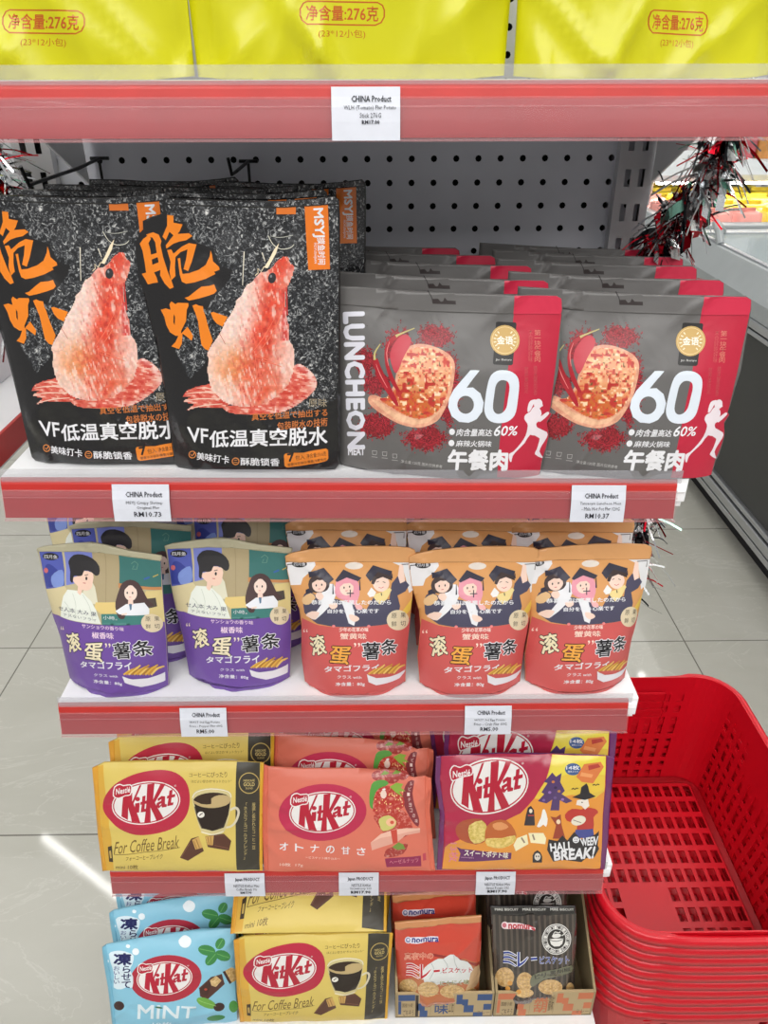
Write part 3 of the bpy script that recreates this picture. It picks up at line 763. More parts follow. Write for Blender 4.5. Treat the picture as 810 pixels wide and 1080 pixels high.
# ------------------------------------------------------------------ luncheon meat pouch
RD = (190, 36, 62)
def build_lunch():
    k = Pack(2, (357, 489), (569, 500), 4, [(349, 300), (352, 400), (357, 489)], [(594, 314), (589, 390), (581, 430), (577, 470), (569, 502)],
             [(349, 302), (480, 309), (594, 312)], [(357, 489), (400, 497), (460, 503), (520, 504.5), (569, 501.5)], .02, 'stand', nf=14, fh=.003, wr=.0012, seed=5, Db=.008)
    rt = k.root('luncheon_meat_pouch', 'grey and red luncheon meat pouch in front, directly right of the black prawn pouch', 'snack pouch', 'grey and red luncheon meat pouches')
    M = [F_satin, F_meat, F_spice]
    G_ = (102, 100, 99)
    out = [(350, 301), (420, 306), (480, 309), (560, 311), (587, 311), (592.5, 315), (593.5, 325), (589, 390), (581.5, 428), (579.5, 434), (582, 437), (578.5, 443), (576.5, 447), (578.5, 454), (579, 460), (577, 470), (575, 480), (573, 485), (570, 499), (566, 502.5), (520, 504.5), (460, 503), (400, 497), (360, 490), (357, 485), (354, 440), (352, 400)]
    # sealed header with the slot
    k.p([(542.6, 311.5), (587, 312), (592, 315), (592.5, 326), (591.5, 331), (541.5, 331)], (206, 44, 74))
    k.cr(360, 300, 5.143)
    k.p([(490, 78), (524, 76), (540, 93), (552, 90), (560, 70), (575, 86), (620, 88), (622, 108), (496, 104)], (52, 44, 44))
    k.ln([(468, 30), (486, 60), (496, 84)], 5, (58, 55, 55))
    k.cr(0, 0, 1)
    k.part('top_seal', [(350.5, 301.5), (420, 306.3), (480, 309.3), (560, 311.3), (587, 311.3), (592, 315.3), (593.2, 325), (592.3, 331), (480, 329.5), (420, 326.5), (351, 320)], G_, M, rt, off=.0007)
    k.cr(460, 300, 5.143)
    k.p([(421, 158), (680, 160), (622, 650), (614, 690), (625, 703), (600, 745), (608, 800), (608, 830), (590, 900), (575, 945), (560, 1030), (545, 1040), (330, 1046), (345, 850), (385, 500), (415, 220)], RD)
    # spice clouds left
    k.cr(360, 300, 5.143)
    rs = np.random.RandomState(2)
    def spice(X, Y):
        d = np.zeros(len(X))
        for x, y, a, b in ((510, 280, 95, 62), (310, 330, 72, 85), (190, 540, 72, 58), (190, 765, 95, 72), (455, 835, 120, 62), (130, 420, 52, 75), (250, 680, 60, 50), (580, 560, 60, 200)):
            d = np.maximum(d, 1.05*np.exp(-(((X-x)/a)**2+((Y-y)/b)**2)**1.3*.9))
        n = .45*np.random.RandomState(8).rand(len(X))+.55*vnoise(X, Y, 16, 9); h = np.random.RandomState(3).rand(len(X))
        c = np.where((h < .5)[:, None], np.array([[146., 28, 42]]), np.where((h < .8)[:, None], np.array([[104., 24, 34]]), np.array([[172., 40, 54]])))
        return c, (n < d*1.12) & (Y > 150)
    k.mosaic([(50, 140), (690, 140), (690, 930), (50, 930)], 5.5, spice)
    for i in range(40):
        c = [(250, 220), (560, 190), (640, 450), (600, 820), (150, 400)][i % 5]; x, y = c[0]+rs.normal()*45, c[1]+rs.normal()*35; r = rs.uniform(1.2, 3.2)
        if y > 130: k.p([(x-r, y), (x, y-r), (x+r, y), (x, y+r)], (140, 70, 82) if i % 2 else (66, 58, 58), hold=True)
    # slice of meat
    k.p([(350, 345), (420, 322), (500, 335), (580, 375), (615, 430), (610, 520), (590, 610), (560, 680), (520, 740), (450, 772), (390, 775), (300, 750), (200, 690), (148, 640), (152, 605), (185, 600), (240, 615), (285, 545), (300, 470), (325, 400)], (224, 150, 122), 1, 3)
    FACE = crspline([(355, 362), (420, 340), (495, 350), (565, 388), (598, 440), (592, 520), (572, 600), (538, 668), (488, 712), (420, 728), (340, 705), (280, 670), (205, 622), (245, 612), (300, 560), (310, 480), (332, 410)], 2)
    def meat(X, Y):
        n1, n2, n3 = vnoise(X, Y, 34, 1), vnoise(X, Y, 13, 2), vnoise(X, Y, 20, 5)
        c = np.tile(np.array([232., 164, 118]), (len(X), 1)); c = mixc(c, (248, 206, 160), np.clip((n1-.5)*2.4, 0, .9)); sauce = np.clip((Y-520-.25*(X-430))/110, 0, 1)
        c = mixc(c, (196, 92, 34), sauce*(.55+.5*n1)); c = mixc(c, (250, 220, 186), np.clip((n2-.72)*7, 0, .95)); c = mixc(c, (182, 44, 40), np.clip((n3-.66)*8, 0, .95)); c = mixc(c, (206, 70, 50), np.clip((.3-n2)*6, 0, .85)); c = mixc(c, (98, 84, 40), np.clip((vnoise(X, Y, 9, 7)-.86)*12, 0, .9))
        return c, np.ones(len(X), bool)
    k.p(FACE, (226, 146, 100)); k.mosaic(FACE, 6, meat)
    k.p([(330, 708), (420, 735), (490, 718), (540, 672), (528, 700), (470, 750), (390, 762), (300, 735), (210, 670), (160, 622), (205, 634), (270, 680)], (232, 176, 140), 1)
    for q, h in (([(290, 275), (330, 262), (320, 285), (270, 320), (252, 380), (262, 450), (300, 540), (318, 575), (305, 580), (265, 520), (238, 430), (235, 360), (250, 310)], [(262, 310), (246, 370), (256, 440)]),
                 ([(172, 420), (195, 400), (215, 450), (250, 520), (290, 600), (310, 650), (295, 655), (250, 590), (205, 520), (185, 470)], [(188, 430), (212, 490), (250, 560)])):
        k.p(q, (170, 26, 40), 0, 2); k.ln(h, [2, 5, 2], (232, 130, 130), 3)
    k.p([(300, 300), (350, 270), (380, 310), (340, 390), (300, 480), (275, 440), (265, 370)], (196, 60, 74), 0, 3)
    k.ln([(296, 280), (320, 268), (398, 236)], [16, 9, 5], (198, 184, 120), 3); k.ln([(182, 408), (182, 370), (212, 322)], [14, 9, 5], (198, 184, 120), 3)
    k.lay += 1
    k.t('LUNCHEON', [(121, 152), (124, 888), (38, 888), (14, 155)], (222, 222, 232), .055, spc=1.05); k.t('MEAT', (38, 886, 126, 924), (226, 226, 232), .05)
    for x, y in ((180, 912), (235, 918), (290, 930)):
        k.ln([(x-12, y-10), (x-10, y+10), (x+10, y+12), (x+12, y-9)], 2.5, (200, 198, 196), closed=True, hold=True); k.ln([(x-16, y+22), (x+16, y+26)], 3, (170, 168, 166), hold=True)
    k.t('净含量:120克 图片仅供参考', [(325, 950), (548, 980), (546, 998), (323, 968)], (196, 194, 192))
    k.cr(460, 300, 5.143)
    k.p([(325, 205), (335, 202), (430, 206), (436, 214), (416, 432), (408, 438), (314, 434), (308, 426)], (34, 32, 32))
    k.e(373, 302, 80, 82, (206, 170, 104), n=28); k.ln(ell(373, 302, 70, 72, 0, 24), 3, (236, 214, 160), closed=True)
    k.lay += 1
    k.t('金语', (330, 280, 416, 324), (250, 246, 232), .03)
    for a in range(-50, 51, 20):
        for sg in (-1, 1):
            A = R(a); k.ln([(373+sg*48*math.cos(A), 302+48*math.sin(A)), (373+sg*62*math.cos(A), 302+62*math.sin(A))], 6, (246, 236, 210), hold=True)
    k.t('Jin Banyu', (322, 402, 408, 416), (214, 212, 208))
    LB = (222, 230, 240)
    k.p([(185, 465), (210, 464), (236, 466), (200, 512), (165, 560), (200, 558), (240, 590), (258, 640), (250, 690), (220, 730), (175, 750), (125, 745), (85, 715), (65, 665), (70, 620), (95, 570)], LB, sm=0, holes=[ell(160, 652, 45, 49)])
    k.p(crspline([(340, 466), (400, 470), (440, 500), (450, 550), (440, 650), (425, 710), (385, 745), (330, 752), (285, 735), (262, 690), (265, 630), (280, 540), (300, 490)], 3), LB, holes=[crspline([(350, 520), (385, 525), (398, 555), (390, 620), (380, 670), (355, 698), (325, 700), (308, 670), (315, 600), (325, 545)], 3)])
    k.lay += 1
    k.e(86, 799, 16, 17, W_, hold=True); k.e(83, 860, 16, 17, W_, hold=True)
    k.t('肉含量高达', [(118, 782), (306, 786), (300, 823), (108, 822)], W_, .02); k.t('60%', [(325, 766), (446, 769), (436, 818), (309, 822)], W_, .02)
    k.t('麻辣火锅味', [(112, 845), (303, 849), (298, 881), (106, 880)], W_, .015); k.t('午餐肉', [(72, 898), (389, 900), (382, 1008), (62, 1003)], W_, .05)
    k.t('第\n一\n块\n午\n餐\n肉', (532, 246, 568, 420), (214, 130, 112), .0, lh=.85); k.t('不\n只\n好\n吃\n好\n味', (500, 250, 524, 420), (200, 92, 92), lh=.85)
    k.t('精\n选\n猪\n肉\n香', (528, 440, 548, 600), (186, 80, 84), lh=.85); k.t('营\n养\n美\n味\n足', (478, 446, 500, 590), (186, 74, 80), lh=.85)
    RW = (236, 224, 230)
    for q in ([(545, 625), (515, 628), (500, 650), (495, 690), (510, 685), (528, 650)], [(560, 722), (600, 692), (612, 695), (608, 708), (565, 745), (552, 735)],
              [(530, 662), (560, 672), (572, 700), (556, 742), (545, 750), (548, 775), (600, 800), (600, 830), (575, 870), (560, 905), (578, 935), (570, 940), (535, 920), (545, 895), (560, 845), (555, 830), (510, 815), (480, 860), (440, 900), (415, 930), (408, 962), (398, 955), (395, 920), (420, 905), (460, 860), (485, 820), (495, 780), (495, 755), (478, 730), (485, 705), (510, 690)]):
        k.p(q, RW, 0, 2)
    k.e(553, 647, 23, 27, RW, 15); k.p([(572, 640), (580, 658), (568, 665)], RW)
    k.cr(0, 0, 1)
    k.part('pouch_body', out, G_, M, rt, mi=0)
    return k, rt
K_lu, R_lu = build_lunch()
# ------------------------------------------------------------------ potato fries pouches (purple and orange share title and fries)
def title(k, q1, q2, q3, q4, fill2, cream=(238, 226, 190)):
    D_ = (28, 26, 32)
    for ch, q, f in (('滚', q1, cream), ('蛋', q2, fill2)):
        k.lay += 1; k.t(ch, q, D_, .075); k.lay += 1; k.t(ch, q, f, .028)
    for ch, q in (('薯', q3), ('条', q4)):
        k.lay += 1; k.t(ch, q, W_, .07); k.lay += 1; k.t(ch, q, D_, .02)
def fries(k, tray, y0, x0, x1, rs):
    for i in range(11):
        a = x0+(x1-x0)*i/13; b = a+(x1-x0)*.35
        k.ln([(a, y0+8-i*.6), ((a+b)/2, y0-14-i*2.2), (b, y0-30-(i % 3)*9-i*1.2)], [9, 11, 8], [(226, 178, 78), (206, 150, 54), (238, 200, 110), (176, 120, 44)][i % 4], 3)
    k.p(tray, (234, 232, 238))
def badge(k, x, y, rx, ry, a=-8):
    k.e(x, y, rx, ry, (228, 212, 180), n=26); k.lay += 1
    c = (76, 62, 52)
    for ch, dx, dy in (('原', -.5, -.55), ('果', .32, -.6), ('鲜', -.5, .25), ('切', .3, .2)):
        w = rx*.36; X, Y = x+dx*rx, y+dy*ry; k.t(ch, (X-w*.2, Y-w*.35, X+w*1.1, Y+w*.95), c)
M_fr = [F_satin, F_crumb]
def build_purple():
    k = Pack(3, (199.6, 712), (305.7, 714), 5, [(20, 85), (30, 130), (50, 280), (80, 430), (105, 520), (140, 700), (160, 820)], [(747, 100), (738, 130), (738, 400), (740, 600), (733, 832)],
             [(18, 84), (60, 72), (200, 52), (340, 42), (420, 50), (560, 78), (680, 90), (747, 98)], [(160, 818), (190, 835), (225, 840), (255, 855), (310, 905), (380, 925), (480, 925), (570, 910), (640, 880), (700, 850), (733, 832)],
             .024, 'stand', (170, 560, 5.4), nf=14, fh=.003, wr=.0009, Db=.009, seed=11)
    rt = k.root('purple_fries_pouch', 'purple pepper fries pouch at front, second from the left beside the orange pouches', 'snack pouch', 'purple potato fries pouches')
    top = [(20, 86), (60, 73), (200, 53), (340, 43), (420, 51), (560, 79), (680, 91), (746, 99), (747, 112), (738, 128), (560, 108), (420, 96), (340, 92), (60, 100), (24, 104)]
    k.part('top_seal', top, (184, 178, 150), M_fr, rt, off=.0006)
    k.ln([(26, 104), (60, 101), (340, 93), (420, 97), (560, 109), (736, 128)], 2.5, (120, 112, 90))
    k.p([(34, 104), (168, 98), (182, 290), (60, 314)], (84, 94, 176)); k.p([(182, 98), (345, 96), (345, 190), (300, 260), (190, 288)], (122, 132, 204))
    k.p([(60, 200), (90, 170), (150, 220), (140, 280), (66, 300)], (60, 70, 150), 0, 3); k.e(68, 208, 13, 15, (206, 108, 112)); k.p([(100, 240), (165, 200), (175, 285), (110, 300)], (128, 150, 214), 0, 3)
    k.p([(345, 96), (500, 106), (500, 384), (380, 384), (340, 260)], (176, 160, 124)); k.ln([(420, 100), (425, 380)], 3, (156, 140, 104))
    k.p([(500, 106), (738, 130), (734, 275), (500, 266)], (62, 116, 112)); k.p([(495, 262), (734, 275), (734, 292), (560, 284), (495, 290)], (198, 138, 88))
    k.ln([(570, 150), (590, 135), (608, 150), (600, 180), (575, 180), (585, 160)], 3, (120, 160, 140)); k.ln([(640, 235), (672, 222)], 10, (60, 100, 170)); k.ln([(690, 220), (720, 205)], 6, (190, 170, 90))
    k.p([(60, 314), (180, 290), (210, 330), (200, 460), (90, 450), (76, 400)], (218, 204, 160)); k.p([(330, 235), (362, 290), (380, 384), (300, 390), (290, 320)], (224, 220, 196))
    k.p([(366, 376), (480, 370), (490, 445), (400, 445), (360, 410)], (226, 200, 128)); k.p([(650, 300), (736, 292), (738, 470), (640, 480), (600, 420)], (222, 202, 140)); k.p([(640, 345), (700, 336), (706, 385), (650, 400)], (80, 72, 66))
    # the seated pair
    k.p([(400, 440), (470, 436), (640, 436), (632, 492), (520, 502), (400, 502)], (66, 128, 122))
    k.p([(200, 310), (255, 314), (290, 325), (340, 370), (370, 420), (396, 498), (300, 494), (150, 466), (160, 400), (172, 350)], (234, 238, 228), 0, 0)
    for a in (((230, 330), (250, 400), (240, 470)), ((290, 335), (330, 400), (350, 480)), ((180, 380), (210, 420), (200, 470))): k.ln(a, 2.5, (196, 204, 190), 3)
    k.p([(265, 230), (290, 200), (350, 212), (349, 265), (337, 303), (302, 312), (288, 308), (278, 338), (258, 322), (262, 290), (236, 266), (232, 240)], (244, 208, 188), 0, 2)
    k.p([(210, 180), (205, 150), (235, 114), (290, 108), (350, 130), (385, 170), (386, 215), (365, 225), (340, 205), (300, 198), (288, 225), (265, 232), (237, 232), (230, 270), (215, 258), (216, 210)], (44, 42, 44), 0, 2)
    k.lay += 1
    k.e(312, 242, 6, 10, (40, 36, 40), hold=True); k.ln([(292, 268), (308, 270)], 4, (200, 90, 90), hold=True); k.ln([(302, 225), (322, 220)], 4, (60, 48, 48), hold=True)
    k.p([(500, 300), (520, 258), (565, 240), (610, 258), (640, 310), (660, 350), (690, 380), (640, 390), (580, 420), (545, 430), (528, 462), (500, 460), (484, 420), (480, 370)], (80, 60, 60), 0, 2)
    k.p([(480, 420), (540, 378), (640, 366), (666, 400), (664, 432), (540, 442), (500, 436)], (236, 238, 244)); k.e(565, 315, 36, 44, (248, 222, 208)); k.p([(528, 300), (565, 262), (604, 300), (600, 282), (565, 250), (530, 280)], (80, 60, 60)); k.p([(552, 350), (578, 350), (580, 380), (550, 380)], (246, 214, 200))
    k.lay += 1
    for x in (546, 576): k.e(x, 314, 4, 7, (40, 34, 36), hold=True)
    k.ln([(556, 338), (568, 338)], 3.5, (210, 110, 110), hold=True); k.p([(556, 376), (572, 376), (570, 408), (562, 412)], (90, 120, 150), hold=True); k.ln([(515, 438), (545, 432)], 9, (246, 216, 200), hold=True)
    k.t('セ人本 大み 果', [(140, 404), (372, 432), (372, 458), (140, 430)], (58, 62, 88)); k.t('テスないフライ', [(170, 444), (370, 470), (370, 486), (170, 460)], (90, 92, 110)); k.t('小時。', [(410, 448), (490, 450), (490, 472), (410, 470)], W_)
    # purple lower half
    k.p([(84, 448), (130, 458), (160, 470), (260, 492), (400, 502), (540, 498), (640, 486), (737, 470), (739, 600), (732, 828), (700, 848), (640, 878), (570, 908), (480, 923), (380, 923), (312, 903), (257, 853), (226, 838), (190, 833), (162, 816), (142, 700), (107, 520)], (112, 78, 160))
    badge(k, 675, 480, 55, 52)
    k.e(100, 128, 48, 21, (30, 28, 32)); k.lay += 1; k.t('四月鱼', (62, 118, 140, 140), W_)
    k.lay += 1
    k.t('サンショウの香り味', [(282, 500), (525, 510), (525, 532), (282, 524)], (246, 220, 238), .012); k.t('椒香味', (340, 544, 465, 580), (246, 220, 238), .02)
    title(k, [(175, 565), (255, 548), (275, 652), (192, 668)], [(296, 613), (402, 604), (394, 712), (290, 700)], [(456, 606), (552, 590), (560, 684), (462, 692)], [(566, 590), (668, 572), (680, 660), (574, 672)], (240, 228, 196))
    k.lay += 1
    k.t('“', (143, 520, 165, 542), (240, 228, 196)); k.t('”', (414, 604, 446, 630), (240, 228, 196))
    k.t('タマゴフライ', [(258, 714), (558, 702), (560, 752), (258, 748)], W_, .03); k.t('クラス with', [(336, 780), (475, 782), (475, 798), (336, 796)], W_, .01); k.t('净含量：80g', [(330, 814), (497, 822), (497, 844), (330, 838)], W_, .02)
    fries(k, [(503, 786), (560, 800), (640, 790), (724, 752), (722, 800), (600, 842), (516, 822)], 770, 510, 700, None)
    k.part('pouch_body', [(22, 100), (60, 86), (200, 70), (340, 62), (420, 70), (560, 94), (680, 106), (740, 116), (738, 130), (737.5, 300), (738, 400), (740, 600), (733, 830), (700, 850), (640, 880), (570, 910), (480, 925), (380, 925), (310, 905), (255, 855), (225, 840), (190, 835), (160, 817), (140, 700), (105, 520), (80, 430), (50, 280), (30, 130)], (196, 184, 146), M_fr, rt, back=(112, 78, 160))
    return k, rt
K_pu, R_pu = build_purple()

def build_orange():
    k = Pack(3, (321.6, 718.6), (427.5, 718.6), 5, [(5, 95), (10, 150), (35, 270), (90, 420), (105, 520), (102, 700), (125, 862)], [(800, 90), (795, 150), (780, 350), (765, 500), (745, 700), (738, 862)],
             [(5, 95), (40, 80), (150, 55), (300, 42), (450, 35), (650, 35), (760, 45), (800, 65)], [(125, 862), (150, 880), (200, 910), (260, 955), (320, 975), (420, 978), (540, 960), (640, 920), (690, 885), (738, 862)],
             .027, 'stand', (300, 570, 5.786), nf=12, fh=.0026, wr=.0008, Db=.009, seed=12)
    rt = k.root('orange_fries_pouch', 'orange and red crab fries pouch at front, directly right of the purple pouches', 'snack pouch', 'orange potato fries pouches')
    top = [(5, 97), (20, 88), (40, 80), (150, 56), (300, 43), (450, 36), (650, 36), (760, 45), (796, 60), (801, 90), (797, 130), (650, 130), (450, 128), (200, 128), (8, 130)]
    k.part('top_seal', top, (218, 160, 104), M_fr, rt, off=.0006)
    k.ln([(9, 131), (200, 129), (450, 129), (650, 131), (796, 132)], 3, (60, 44, 40))
    k.p([(10, 135), (180, 112), (190, 150), (160, 190), (112, 230), (100, 270), (38, 272)], (234, 232, 234), 0, 0); k.e(425, 154, 55, 22, (228, 218, 208))
    k.p([(660, 134), (797, 134), (792, 300), (760, 320), (745, 250), (720, 160)], (230, 230, 232)); k.p([(720, 430), (780, 350), (770, 420), (745, 450)], (232, 196, 84))
    k.ln([(16, 172), (18, 146), (70, 144)], 6, (52, 46, 48)); k.ln([(715, 146), (782, 142), (780, 180)], 5, (70, 60, 56))
    NV, CP, SK = (78, 76, 98), (52, 50, 66), (248, 216, 200)
    k.p([(110, 355), (122, 325), (160, 312), (200, 340), (330, 360), (450, 400), (500, 420), (545, 345), (640, 360), (655, 262), (690, 218), (735, 240), (762, 272), (738, 310), (690, 335), (706, 400), (690, 480), (640, 507), (500, 524), (330, 527), (200, 507), (150, 470), (122, 440)], NV)
    k.p([(110, 350), (160, 320), (190, 350), (150, 390), (115, 385)], (230, 190, 140), 0, 2); k.p([(130, 300), (165, 285), (180, 315), (130, 325)], CP)
    k.p([(240, 260), (300, 265), (320, 310), (300, 370), (190, 482), (162, 472), (225, 390), (225, 330)], (238, 238, 242)); k.p([(345, 365), (412, 382), (436, 480), (425, 520), (392, 505), (370, 430)], (238, 238, 242))
    k.p([(190, 330), (215, 310), (240, 340), (220, 365), (195, 350)], SK, 0, 2)
    k.p([(150, 245), (190, 205), (250, 225), (276, 262), (262, 300), (230, 314), (180, 316), (150, 290)], (74, 62, 62), 0, 2); k.e(212, 268, 44, 46, SK); k.p([(165, 262), (190, 212), (250, 226), (262, 262), (235, 240), (200, 238)], (74, 62, 62))
    k.p([(315, 250), (342, 222), (420, 222), (452, 262), (458, 330), (430, 388), (380, 370), (330, 350), (308, 320)], (234, 156, 172), 0, 2); k.e(380, 290, 42, 44, SK); k.p([(336, 285), (350, 232), (415, 232), (426, 280), (400, 258), (362, 262)], (234, 156, 172))
    k.e(590, 262, 50, 50, SK, 8); k.p([(530, 262), (538, 215), (572, 188), (652, 205), (656, 244), (640, 238), (600, 222), (562, 236), (546, 268)], (64, 50, 48))
    k.p([(540, 330), (600, 312), (640, 288), (655, 300), (622, 362), (580, 388), (548, 352)], (240, 218, 150)); k.p([(505, 325), (530, 285), (560, 315), (545, 340), (520, 345)], (240, 238, 236)); k.ln([(590, 318), (594, 336)], 6, (70, 60, 50))
    k.p([(692, 215), (703, 142), (724, 150), (736, 248), (706, 262)], SK); k.p([(130, 452), (168, 430), (214, 440), (186, 482), (150, 468)], SK, 0, 2); k.p([(270, 390), (318, 380), (322, 405), (290, 418)], SK, 0, 2); k.p([(395, 450), (440, 460), (458, 480), (430, 496), (400, 480)], SK, 0, 2); k.p([(430, 380), (470, 395), (475, 420), (440, 418)], (240, 180, 180), 0, 2)
    for q in ([(145, 190), (240, 165), (302, 235), (270, 262), (200, 210), (152, 226)], [(310, 242), (360, 175), (470, 226), (450, 248), (380, 224), (322, 252)], [(495, 212), (540, 150), (657, 186), (650, 215), (570, 190), (525, 252)]): k.p(q, CP)
    for x, y, h in ((296, 262, 65), (460, 240, 62), (656, 200, 30)): k.ln([(x, y), (x+1, y+h)], [4, 9], CP)
    k.lay += 1
    for x, y in ((194, 272), (228, 268), (364, 286), (398, 280)): k.e(x, y, 4, 7, (48, 38, 40), hold=True)
    for q in (((560, 254), (576, 248)), ((600, 250), (616, 256))): k.ln(q, 4, (60, 48, 48), hold=True)
    k.ln([(575, 285), (590, 290), (606, 282)], 4, (206, 96, 96), hold=True); k.ln([(372, 306), (386, 304)], 4, (206, 96, 96), hold=True); k.ln([(206, 294), (220, 292)], 4, (206, 96, 96), hold=True)
    k.ln([(402, 298), (402, 344)], 6, (50, 46, 60)); k.ln([(380, 321), (424, 321)], 6, (50, 46, 60))
    # red lower half
    k.p([(106, 470), (150, 492), (200, 514), (330, 528), (500, 525), (640, 508), (768, 470), (745, 700), (736, 860), (690, 883), (640, 918), (540, 958), (420, 976), (320, 973), (262, 953), (200, 908), (150, 878), (127, 860), (104, 700)], (208, 92, 90))
    badge(k, 692, 485, 68, 62)
    k.e(92, 142, 46, 22, (30, 28, 32)); k.lay += 1; k.t('四月鱼', (58, 132, 128, 154), W_)
    k.t('恭喜お前は卒業したのだから', [(165, 362), (650, 362), (650, 390), (165, 390)], W_, .03); k.t('自分を祝う心楽です', [(264, 418), (576, 414), (576, 442), (264, 442)], W_, .03)
    k.t('少年の花草の味', (334, 530, 512, 556), (250, 222, 212), .03); k.t('蟹黄味', (340, 566, 500, 602), (250, 222, 206), .02)
    for x in (300, 515): k.e(x, 522, 10, 8, (236, 140, 140), hold=True)
    title(k, [(150, 588), (236, 570), (260, 690), (172, 702)], [(285, 645), (410, 650), (388, 756), (274, 746)], [(470, 624), (586, 620), (576, 722), (480, 728)], [(588, 610), (690, 594), (686, 684), (592, 702)], (236, 168, 74))
    k.lay += 1
    k.t('“', (115, 538, 142, 560), (250, 224, 210)); k.t('”', (424, 624, 462, 650), (250, 224, 210))
    k.t('タマゴフライ', [(245, 768), (576, 752), (578, 794), (245, 802)], W_, .03); k.t('クラス with', [(322, 822), (470, 824), (470, 844), (322, 842)], W_, .01); k.t('净含量：80g', [(312, 866), (490, 862), (490, 890), (312, 890)], W_, .02)
    fries(k, [(503, 812), (560, 836), (640, 828), (740, 782), (732, 800), (702, 836), (560, 880), (514, 862)], 806, 512, 712, None)
    k.part('pouch_body', [(6, 110), (40, 96), (150, 72), (300, 60), (450, 54), (650, 54), (760, 62), (799, 80), (796, 150), (780, 350), (765, 500), (745, 700), (738, 860), (690, 885), (640, 920), (540, 960), (420, 978), (320, 975), (260, 955), (200, 910), (150, 880), (125, 861), (102, 700), (105, 520), (90, 420), (35, 270), (10, 150)], (222, 160, 98), M_fr, rt, back=(208, 92, 90))
    return k, rt
K_or, R_or = build_orange()

# ------------------------------------------------------------------ yellow pouches on the top shelf
M_ye = [F_yellow]
def build_yellow(name_label, x0, x1, tx, tw, ty, sl=0):
    Y0 = .600
    k = Pack.__new__(Pack)
    k.shelf, k.lean, k.kind, k.D, k.Db, k.wr, k.cell = 1, R(-1), 'stand', .02, .03, .0022, .005
    rs = np.random.RandomState(int(x1)); k.wv = rs.uniform(-1, 1, (7, 4)); k.wv[:, :2] *= .6
    a = at_y(x0, 85, Y0); b = at_y(x1, 85, Y0); ex = b-a; ex[2] = 0; ex /= np.linalg.norm(ex)
    k.yaw = math.atan2(ex[1], ex[0]); k.O = (a+b)/2; k.O[2] = shelf_z(1, k.O[0]); k.ex = ex
    back = np.array([-ex[1], ex[0], 0.]); zz = np.array([0, 0, 1.])
    k.ey = zz*math.cos(k.lean)+back*math.sin(k.lean); k.eb = back*math.cos(k.lean)-zz*math.sin(k.lean)
    k.cr(0, 0, 1); k.tab = None; k.grid = None; k.nf, k.fh, k.fs, k.seed = 40, .009, 2.0, int(x1)
    w = (b-a)@ex/2; h = .25
    k.tab = [np.array([(-w, -.03), (-w*1.02, .1), (-w, h)]), np.array([(w, -.03), (w*1.02, .1), (w, h)]),
             np.array([(-w, .002), (-w*.9, .0005), (0, 0), (w*.9, .0005), (w, .002)]), np.array([(-w, h), (w, h)])]
    k.lay = 0; k.items = []
    rt = k.root('yellow_snack_pouch', name_label, 'snack pouch', 'yellow pouches on the uppermost shelf')
    def cpx(pts):  # canvas -> image, for the outline that runs out of the frame
        xy = np.array(pts); P = k.O + xy[:, :1]*k.ex + xy[:, 1:]*k.ey - k.bulge(xy)[:, None]*k.eb - CAM
        z = P@_f; return np.stack([405+FPX*(P@CR)/z, 540-FPX*(P@CU)/z], -1)
    k.part('top_seal', cpx([(-w, h-.03), (w, h-.03), (w, h), (-w, h)]), (202, 199, 16), M_ye, rt, off=.0006)
    BR_ = (190, 96, 24)
    c, s = math.cos(R(sl)), math.sin(R(sl))
    def q(x, y): return (tx+x*c*tw-y*s, 23+ty+x*s*tw+y*c)
    ring = [(-36, -12), (36, -12), (41, -9), (43, -4), (43, 3), (40, 9), (34, 12), (-36, 12), (-41, 8), (-43, 3), (-43, -4), (-40, -10)]
    k.ln([q(*p) for p in ring], 1.6, BR_, closed=True)
    k.t('净含量:276克', [q(*p) for p in ((-37, -8), (37, -8), (37, 8), (-37, 8))], (196, 90, 30), .02)
    k.t('(23*12小包)', [q(*p) for p in ((-24, 17), (24, 17), (24, 27), (-24, 27))], BR_)
    n = 10; low = [(-w+2*w*i/n, np.interp(-w+2*w*i/n, k.tab[2][:, 0], k.tab[2][:, 1])) for i in range(n+1)]
    k.part('pouch_body', cpx(low+[(w*1.02, .1), (w, h-.015), (-w, h-.015), (-w*1.02, .1)]), (205, 202, 16), M_ye, rt)
    return k, rt
build_yellow('yellow snack pouch at left end of the uppermost shelf', -105, 206, 46, 1, 0, 1)
build_yellow('yellow snack pouch in the middle of the uppermost shelf above the RM17.00 tag', 210, 531, 361, 1.03, -9, 1)
build_yellow('yellow snack pouch at right end of the uppermost shelf', 541, 808, 715, .72, 1, 3)
